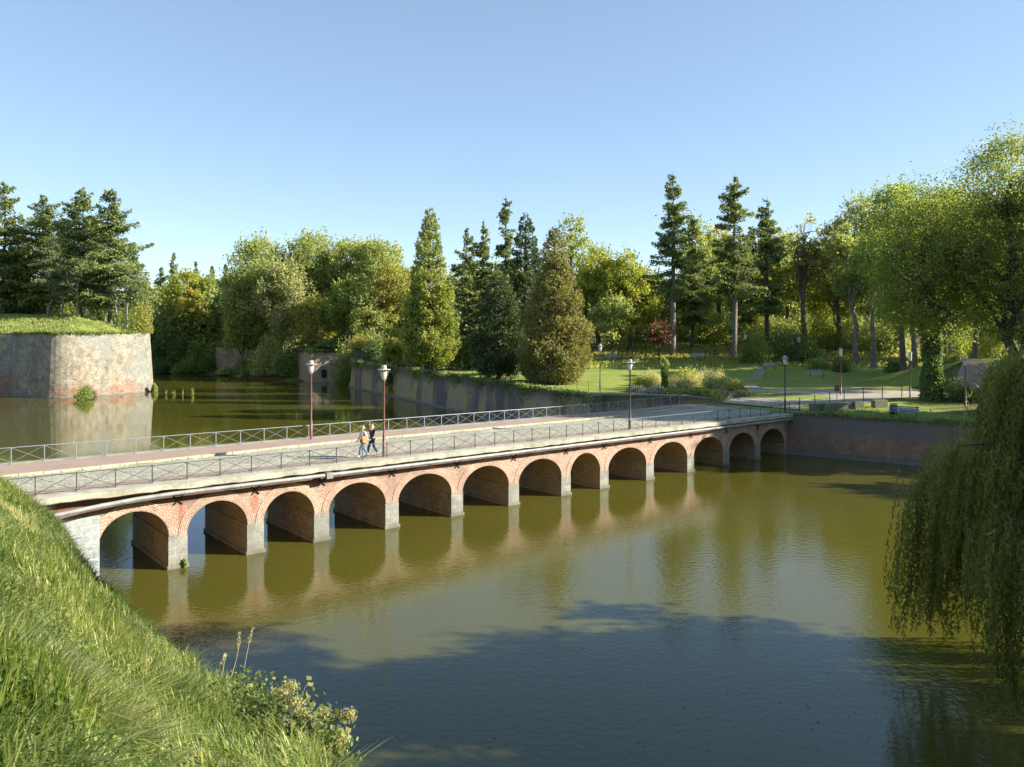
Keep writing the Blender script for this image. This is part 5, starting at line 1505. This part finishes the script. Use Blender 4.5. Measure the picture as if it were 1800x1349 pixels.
def person(loc, label, shirt, trous, hair, stride=1.0, sleeves=.5, long_hair=False, flip=1):
    """walks towards local +X"""
    root = thing('person', label, 'person', loc, BANG + math.pi, 'two walkers on the bridge')
    J = {'pel': (0, 0, .96), 'sp': (.01, 0, 1.14), 'ch': (.02, 0, 1.33), 'nk': (.035, 0, 1.475), 'hb': (.05, 0, 1.555), 'hm': (.065, 0, 1.62), 'ht': (.06, 0, 1.70), 'ns': (.155, 0, 1.615),
         'chin': (.125, 0, 1.55), 'eL': (.055, .082, 1.61), 'eR': (.055, -.082, 1.61),
         'hL': (0, .095, .90), 'kL': (.20 * stride, .095, .52), 'aL': (.30 * stride, .095, .10), 'tL': (.47 * stride, .10, .06),
         'hR': (0, -.095, .90), 'kR': (-.06 * stride, -.095, .50), 'aR': (-.36 * stride, -.095, .15), 'tR': (-.24 * stride, -.10, .045),
         'sL': (.01, .185, 1.40), 'lL': (-.12, .22, 1.13), 'wL': (-.05, .22, .90), 'mL': (-.02, .22, .83),
         'sR': (.01, -.185, 1.40), 'lR': (.06, -.225, 1.13), 'wR': (.20, -.20, .95), 'mR': (.26, -.19, .90)}
    J = {k: (p[0] + .03 * max(0, p[2] - .9) * (flip < 0), p[1] * flip, p[2]) for k, p in J.items()}
    names = list(J)
    V = [J[k] for k in names]
    I = {k: i for i, k in enumerate(names)}
    E = [('pel', 'sp'), ('sp', 'ch'), ('ch', 'nk'), ('nk', 'hb'), ('hb', 'hm'), ('hm', 'ht'), ('hm', 'ns'), ('hb', 'chin'), ('hm', 'eL'), ('hm', 'eR'),
         ('pel', 'hL'), ('hL', 'kL'), ('kL', 'aL'), ('aL', 'tL'), ('pel', 'hR'), ('hR', 'kR'), ('kR', 'aR'), ('aR', 'tR'),
         ('ch', 'sL'), ('sL', 'lL'), ('lL', 'wL'), ('wL', 'mL'), ('ch', 'sR'), ('sR', 'lR'), ('lR', 'wR'), ('wR', 'mR')]
    E = [(I[a], I[c]) for a, c in E]
    rad = {'pel': (.13, .10), 'sp': (.12, .095), 'ch': (.14, .11), 'nk': .055, 'hb': .068, 'hm': (.088, .095), 'ht': .07, 'ns': .016, 'chin': .03, 'eL': .018, 'eR': .018, 'hL': .085, 'kL': .055, 'aL': .04, 'tL': .032,
           'hR': .085, 'kR': .055, 'aR': .04, 'tR': .032, 'sL': .055, 'lL': .04, 'wL': .028, 'mL': .03, 'sR': .055, 'lR': .04, 'wR': .028, 'mR': .03}
    RR = [rad[k] for k in names]
    for sd in 'LR':                                           # five fingers on each hand
        m0 = np.array(J['m' + sd]); w0 = np.array(J['w' + sd])
        d = (m0 - w0) / np.linalg.norm(m0 - w0); x_ = np.array([1, 0, 0]) - d * d[0]; x_ /= np.linalg.norm(x_)
        inn = np.array([0, (-1 if sd == 'L' else 1) * flip, 0])
        for q, (o, ln) in enumerate([(-.028, .062), (-.009, .075), (.010, .08), (.028, .07)]):
            b0 = len(V)
            V += [tuple(m0 + x_ * o + d * .03), tuple(m0 + x_ * o * 1.1 + d * (.03 + ln * .5)), tuple(m0 + x_ * o * 1.1 + d * (.03 + ln * .9) + inn * .02)]
            E += [(I['m' + sd], b0), (b0, b0 + 1), (b0 + 1, b0 + 2)]; RR += [.011, .009, .007]
        b0 = len(V)
        V += [tuple(m0 + x_ * .04 + inn * .012), tuple(m0 + x_ * .06 + d * .04 + inn * .025)]
        E += [(I['m' + sd], b0), (b0, b0 + 1)]; RR += [.011, .008]
    skin_obj('body', V, E, RR, MAT['skin'], root, 0, 1)
    def lerp(a, c, t): return tuple(np.array(J[a]) * (1 - t) + np.array(J[c]) * t)
    # shirt
    Vs = [(0, 0, .93), J['sp'], J['ch'], (.025, 0, 1.44), J['sL'], lerp('sL', 'lL', .5), lerp('sL', 'lL', .95) if sleeves < .8 else J['lL'], J['sR'], lerp('sR', 'lR', .5), lerp('sR', 'lR', .95) if sleeves < .8 else J['lR']]
    Es = [(0, 1), (1, 2), (2, 3), (2, 4), (4, 5), (5, 6), (2, 7), (7, 8), (8, 9)]
    Rs = [(.155, .125), (.15, .12), (.165, .13), .075, .082, .068, .06, .082, .068, .06]
    if sleeves >= .8:
        Vs += [J['wL'], J['wR']]; Es += [(6, 10), (9, 11)]; Rs += [.042, .042]
    skin_obj('shirt', Vs, Es, Rs, MAT[shirt], root)
    Vt = [(0, 0, .97), J['hL'], J['kL'], lerp('kL', 'aL', .92), J['hR'], J['kR'], lerp('kR', 'aR', .92)]
    skin_obj('trousers', Vt, [(0, 1), (1, 2), (2, 3), (0, 4), (4, 5), (5, 6)], [(.145, .115), .105, .078, .062, .105, .078, .062], MAT[trous], root)
    for sd in 'LR':
        a_, t_ = np.array(J['a' + sd]), np.array(J['t' + sd])
        skin_obj('shoe', [tuple(a_ + np.array([-.05, 0, -.035])), tuple((a_ + t_) / 2 + np.array([0, 0, -.02])), tuple(t_)], [(0, 1), (1, 2)], [.05, .052, .042], MAT['shoe'], root)
    hp = [(.02, 0, 1.665), (.045, 0, 1.715), (.0, 0, 1.62)] + ([(-.03, 0, 1.55), (-.035, 0, 1.47)] if long_hair else [(-.01, 0, 1.57)])
    skin_obj('hair', hp, [(1, 0), (0, 2), (2, 3)] + ([(3, 4)] if long_hair else []), [(.10, .10), (.07, .07), (.085, .085)] + ([.08, .06] if long_hair else [.065]), MAT[hair], root)
    return root
zA = ztop(10.6) + .012
person(W(10.62, 1.05, zA), 'walker in a pale lilac shirt and blue jeans, left of the pair', 'shirt_lilac', 'jeans', 'hair_grey', 1.0)
person(W(11.32, 1.25, zA), 'walker in dark navy clothes, right of the pair', 'shirt_black', 'trousers_dark', 'hair_fair', .82, .9, True, -1)
bg = thing('shoulder_bag', 'tan bag carried at the hip of the walker in the lilac shirt', 'bag', W(10.55, .78, zA + 1.0), BANG)
b = MB(); b.box((0, 0, .02), (.15, .05, .17), bev=.03); b.build('pouch', MAT['tan'], bg, local=True)
b = MB(); b.box((0, -.056, .11), (.145, .006, .075), bev=.004); b.build('flap', MAT['tan'], bg, local=True)
b = MB(); b.tube([(-.13, 0, .15), (-.06, .1, .42), (0, .2, .53), (.07, .1, .42), (.13, 0, .15)], .014, 5); b.build('strap', MAT['tan'], bg, local=True)

# ------------------------------------------------------------------ foreground grass
def grass():
    N = 230000
    # sample the hill with a density that falls with distance
    M = 1400000
    gx = RNG.uniform(-26, 2.5, M); gy = RNG.uniform(1.6, 33.5, M)
    d2 = gx ** 2 + gy ** 2
    vis = (np.abs(gx / gy) < .72)
    keep = vis & (RNG.random(M) < np.clip((6.0 / np.sqrt(d2)) ** 1.15, .12, 1))
    gx, gy = gx[keep], gy[keep]
    z = hill(gx, gy) + tuss(gx, gy)
    zz = CAM_Z - z
    row = HOR + F_PX * zz / gy
    ok = (z > .0) & (row < 1560) & (z < 9.2)
    u = (gx - P1[0]) * UD[0] + (gy - P1[1]) * UD[1]; v = (gx - P1[0]) * VD[0] + (gy - P1[1]) * VD[1]
    ok &= v < -.8
    gx, gy, z = gx[ok], gy[ok], z[ok]
    if len(gx) > N: gx, gy, z = gx[:N], gy[:N], z[:N]
    n = len(gx)
    # tussocks share a lean direction
    tus = 1100
    tc = np.stack([RNG.uniform(-26, 2.5, tus), RNG.uniform(1.6, 33.5, tus)], 1)
    k = np.empty(n, int)
    for s in range(0, n, 20000):
        e = slice(s, min(n, s + 20000))
        k[e] = np.argmin((gx[e, None] - tc[None, :, 0]) ** 2 + (gy[e, None] - tc[None, :, 1]) ** 2, 1)
    ta = RNG.normal(-.4, 1.5, tus); tl = RNG.uniform(.45, 1.3, tus); ttn = RNG.normal(0, .15, tus)
    rx, ry = gx - tc[k, 0], gy - tc[k, 1]
    rn = np.sqrt(rx ** 2 + ry ** 2) + 1e-6
    ang = RNG.uniform(0, 6.28, n)
    lx = np.cos(ta[k]) * .7 + rx / rn * .6 + np.cos(ang) * .95
    ly = np.sin(ta[k]) * .7 - .1 + ry / rn * .6 + np.sin(ang) * .95
    dist = np.sqrt(gx ** 2 + gy ** 2)
    ln = RNG.uniform(.14, .38, n) * np.clip(tl[k], .6, 1.15) * 1.1
    col_ = 900 + F_PX * gx / gy
    ln = np.where((col_ > 410) & (gy > np.interp((col_ - 900) / F_PX, CS, CREST[:, 1]) - 1.6), ln * .5, ln)
    lean = RNG.uniform(.3, 1.25, n) * RNG.choice([.7, 1.0, 1.25], tus)[k]
    wd = np.maximum(RNG.uniform(.004, .0095, n), dist * .0006)
    sx, sy = -ly, lx
    sn = np.sqrt(sx ** 2 + sy ** 2) + 1e-6
    sx, sy = sx / sn, sy / sn
    rows = []
    for f, wf in ((0, 1.0), (.4, .9), (.75, .6), (1.0, .08)):
        hx_ = gx + lx * ln * lean * f ** 1.8 * .62
        hy2 = gy + ly * ln * lean * f ** 1.8 * .62
        hz = z - .04 + ln * (f - .38 * lean * f ** 2.4)
        rows.append(np.stack([hx_ - sx * wd * wf, hy2 - sy * wd * wf, hz], 1))
        rows.append(np.stack([hx_ + sx * wd * wf, hy2 + sy * wd * wf, hz], 1))
    V = np.stack(rows, 1).reshape(-1, 3)
    b0 = (np.arange(n) * 8)[:, None]
    Q = np.concatenate([b0 + np.array([[0, 1, 3, 2]]), b0 + np.array([[2, 3, 5, 4]]), b0 + np.array([[4, 5, 7, 6]])], 0)
    t = np.clip(.44 + ttn[k] + .10 * np.sin(gx * .9 + 2) * np.sin(gy * .7) + RNG.normal(0, .16, n) + .5 * (RNG.random(n) < .12) + .3 * (ttn[k] > .22), 0, 1)
    me = np_mesh('grass', V, Q, MAT['grass'], {'tint': np.repeat(t, 8)})
    tag(link(bpy.data.objects.new('grass', me)), 'long unmown grass covering the slope in the foreground', 'grass', kind='stuff')
    # broad-leaved weeds among the grass
    q = RNG.integers(0, n, 13000); q = q[(np.sin(gx[q] * 1.7) * np.sin(gy[q] * 1.3 + 1)) > .25]
    C = np.stack([gx[q], gy[q], z[q] + RNG.uniform(.04, .22, len(q))], 1)
    V, Q = leaf_quads(C, RNG.normal(size=C.shape) * np.array([1, 1, .4]), unit(RNG.normal(size=C.shape) * .5 + np.array([.2, -.2, 1])), RNG.uniform(.025, .07, len(q)), .03)
    tag(link(bpy.data.objects.new('weeds', np_mesh('weeds', V, Q, MAT['green'], {'tint': np.repeat(np.clip(RNG.normal(.5, .2, len(q)), 0, 1), 4)}))), 'low broad leaved weeds between the tufts of grass on the slope', 'weeds', kind='stuff')
grass()

# ivy with flower heads at the edge of the slope
ivp = at(505, 1285, 9.4)
iv2 = thing('ivy_bush', 'ivy with pale flower heads at the right edge of the grass slope', 'ivy', ivp)
heads = [at(x, y, Y) for x, y, Y in [(512, 1207, 9.8), (495, 1220, 9.7), (522, 1238, 9.5), (533, 1258, 9.5), (568, 1255, 9.3), (612, 1258, 9.2), (600, 1300, 9.0), (592, 1322, 8.9), (565, 1310, 9.0)]]
stems = MB()
base = at(480, 1325, 9.0)
for hpt in heads + [at(543, 1195, 9.6)]:
    m_ = ((base[0] + hpt[0]) / 2 + .03, (base[1] + hpt[1]) / 2, (base[2] + hpt[2]) / 2 + .06)
    stems.tube([base, m_, hpt], [.012, .009, .005], 5, cap=False)
stems.build('stem', MAT['bark'], iv2)
n = 2300
t = RNG.random(n) ** .8
cen = np.stack([np.interp(t, [0, .35, .7, 1], [at(360, 1215, 12)[i], at(455, 1245, 10.3)[i], at(530, 1275, 9.3)[i], at(585, 1330, 8.6)[i]]) if False else np.interp(t, [0, .35, .7, 1], [at(395, 1215, 11.5)[i], at(455, 1250, 10.2)[i], at(525, 1285, 9.3)[i], at(575, 1335, 8.6)[i]]) for i in range(3)], 1)
C = cen + np.clip(RNG.normal(0, 1, (n, 3)), -1.7, 1.7) * np.array([.17, .25, .17]) + np.array([.05, 0, .0])
A = RNG.normal(size=(n, 3)) + np.array([.3, -.2, -.3]); Nn = unit(RNG.normal(size=(n, 3)) * .6 + np.array([.4, -.5, .7]))
V1, Q1 = leaf_quads(C, A, Nn, RNG.uniform(.035, .085, n), RNG.uniform(.03, .07, n))
link(bpy.data.objects.new('leaves', np_mesh('leaves', V1 - np.array(ivp), Q1, MAT['ivy'], {'tint': np.repeat(np.clip(RNG.normal(.45, .2, n), 0, 1), 4)})), iv2)
ext = np.array([at(543, 1192, 9.6), at(546, 1203, 9.6), at(540, 1222, 9.6), at(548, 1237, 9.5), at(536, 1228, 9.6), at(595, 1290, 9.1), at(612, 1283, 9.1), at(608, 1300, 9.1)])
V1, Q1 = leaf_quads(ext, RNG.normal(size=(8, 3)) + np.array([.5, 0, -.6]), unit(RNG.normal(size=(8, 3)) * .3 + np.array([.5, -.8, .4])), .10, .08)
link(bpy.data.objects.new('leaves', np_mesh('leaves', V1 - np.array(ivp), Q1, MAT['ivy'], {'tint': np.repeat(RNG.uniform(.5, 1, 8), 4)})), iv2)
for hpt in heads:
    m_ = 420
    d = unit(RNG.normal(size=(m_, 3)))
    C = np.array(hpt) + d * RNG.uniform(.03, .12, (m_, 1)) * np.array([1, 1, .8])
    V1, Q1 = leaf_quads(C, RNG.normal(size=(m_, 3)), d, .022, .018)
    # thin stalks of the umbel
    k = 60
    V2, Q2 = leaf_quads(np.array(hpt) + d[:k] * .045, d[:k], unit(RNG.normal(size=(k, 3))), .09, .004)
    Va = np.concatenate([V1, V2]); Qa = np.concatenate([Q1, Q2 + len(V1)])
    link(bpy.data.objects.new('flower_head', np_mesh('flower_head', Va - np.array(ivp), Qa, MAT['cream'], {'tint': np.repeat(np.clip(RNG.normal(.3, .18, m_ + k), 0, 1), 4)})), iv2)

# dry seed stalks
def stalk(pts, label, n=40):
    r = thing('grass_stalk', label, 'grass stalk', pts[0], group='dry grass stalks')
    b = MB(); b.tube(pts, [.006] + [.004] * (len(pts) - 2) + [.002], 4, cap=False); b.build('stem', MAT['straw'], r)
    a, c = np.array(pts[-2]), np.array(pts[-1])
    t = RNG.random(n)[:, None]
    C = a + (c - a) * t + RNG.normal(0, .012, (n, 3))
    V, Q = leaf_quads(C, (c - a) + RNG.normal(size=(n, 3)) * .05, RNG.normal(size=(n, 3)), .05, .014)
    link(bpy.data.objects.new('seed_head', np_mesh('seed_head', V - np.array(pts[0]), Q, MAT['cream'], {'tint': np.repeat(RNG.random(n), 4)})), r)
MAT['straw'] = simple('dry_straw', (0.42, 0.36, 0.2), 0.8)
stalk([at(424, 1205, 12), at(432, 1160, 12), at(438, 1130, 12), at(444, 1103, 12)], 'tall thin dry grass stalk against the dark water')
stalk([at(405, 1195, 12), at(416, 1158, 12), at(419, 1140, 12), at(421, 1112, 12)], 'feathery dry grass stalk left of the tallest stalk', 70)
stalk([at(390, 1192, 12.4), at(394, 1165, 12.4), at(396, 1150, 12.4), at(389, 1168, 12.4)], 'short bent dry grass stalk at the slope edge')

# reeds and small growth at the bastion foot
tree('shrub', 'green bush growing at the foot of the bastion wall', 168, 124.5, 668, 20, 'olive', X=(168 - 900) / F_PX * 127.5, zb=0, spike=.1)
put('reed_tuft', 'thin reed tuft in the water right of the bastion', 'plant', ((339 - 900) / F_PX * 132, 132, -.05), gen_shrub(1.7, .42, 110, .30, up=.9, spike=.25), 'yellow', crown='foliage', trunk='stems')
for x_, w_ in ((292, .3), (306, .5), (322, .25)):
    put('reed_tuft', ['low broken reeds nearest the bastion in the far water', 'low broken reeds in the middle of the far water', 'low broken reeds left of the thin reed tuft'][(292, 306, 322).index(x_)], 'plant', ((x_ - 900) / F_PX * 133, 133, -.05), gen_shrub(1.0, w_, 40, .3, up=.9, spike=.3), 'brown', crown='foliage', trunk='stems')
tree('shrub', 'low scrub at the right foot of the bastion', 272, 139.5, 676, 6, 'olive', zb=0, spike=.2)
bp_ = W(.62, -.12, .1)
dsh = gen_shrub(.42, .13, 160, .12)
put('wall_plant', 'small green plant rooted at the foot of the first pier', 'plant', bp_, dsh, 'green', crown='foliage', trunk='stems')

n = 900
x_ = RNG.uniform(60, 1780, n); r_ = 690 + 640 * RNG.random(n) ** 1.6
Y = F_PX * CAM_Z / (r_ - HOR); X = (x_ - 900) / F_PX * Y
ok = (sdist(X, Y, PARK) < -.2) & (sdist(X, Y, BAST) < -.2) & (hill(X, Y) < -.1) & (np.sin(X * .35 + 1.2 * np.sin(Y * .2)) * np.sin(Y * .3) > -.2)
C = np.stack([X, Y, np.full(n, .012)], 1)[ok]; n = len(C)
V, Q = leaf_quads(C, RNG.normal(size=(n, 3)) * np.array([1, 1, .02]), unit(RNG.normal(size=(n, 3)) * .12 + np.array([0, 0, 1])), RNG.uniform(.04, .09, n), .05)
tag(link(bpy.data.objects.new('floating_leaves', np_mesh('floating_leaves', V, Q, MAT['brown'], {'tint': np.repeat(RNG.random(n), 4)}))), 'fallen yellow brown leaves floating on the moat', 'leaves', kind='stuff')
def tufts(name, label, n, xr, yr, hgt_, test, mat='green'):
    x = RNG.uniform(*xr, n); y = RNG.uniform(*yr, n)
    den = np.sin(x * .7 + 1.5 * np.sin(y * .5)) * np.sin(y * .9) + RNG.normal(0, .4, n)
    k = test(x, y) & (den > -.1)
    x, y = x[k], y[k]; m_ = len(x)
    z = height(x, y)
    l = hgt_ * RNG.uniform(.5, 1.4, m_)
    C = np.stack([x, y, z + l * .35], 1)
    V, Q = leaf_quads(C, RNG.normal(size=(m_, 3)) * .45 + np.array([0, 0, 1.0]), unit(RNG.normal(size=(m_, 3)) * np.array([1, 1, .3])), l, l * .4)
    tag(link(bpy.data.objects.new(name, np_mesh(name, V, Q, MAT[mat], {'tint': np.repeat(np.clip(RNG.normal(.5, .2, m_), 0, 1), 4)}))), label, 'grass', kind='stuff')
tufts('rough_grass', 'rough grass tufts on the bastion cap', 26000, (-110, -64), (127, 165), .42, lambda x, y: sdist(x, y, BAST) > .9, 'olive')
tufts('lawn_grass', 'uneven grass and fallen leaves on the quay lawn', 16000, (24, 52), (56, 80), .16, lambda x, y: (sdist(x, y, PARK) > 1.4) & (((x - FW[0]) * .57 + (y - FW[1]) * .82) < 6.5), 'olive')
tufts('wood_floor', 'low growth and leaf litter under the park trees', 30000, (8, 75), (112, 160), .5, lambda x, y: np.ones(len(x), bool), 'brown')
# moss and tufts along the kerb and the coping
n = 5200
u = RNG.uniform(-10, 54, n); sel = RNG.random(n) < .5
v = np.where(sel, [kv(q) - .06 for q in u], .40) + RNG.normal(0, .05, n)
amp = np.clip(np.sin(u * .9) + np.sin(u * 2.3 + 1) + .4, 0, 2)
ok = RNG.random(n) < amp * .6
u, v, sel = u[ok], v[ok], sel[ok]; n = len(u)
C = np.stack([P1[0] + u * UD[0] + v * VD[0], P1[1] + u * UD[1] + v * VD[1], ztop(u) + np.where(sel, -.07, .03) + np.abs(RNG.normal(0, .02, n))], 1)
V, Q = leaf_quads(C, RNG.normal(size=(n, 3)) + np.array([0, 0, .5]), unit(RNG.normal(size=(n, 3)) + np.array([0, 0, .6])), RNG.uniform(.05, .12, n), .04)
tag(link(bpy.data.objects.new('moss', np_mesh('moss', V, Q, MAT['olive'], {'tint': np.repeat(RNG.random(n), 4)}))), 'yellow green moss and tufts along the kerb of the bridge', 'moss', kind='stuff')

print('objects', len(bpy.data.objects))
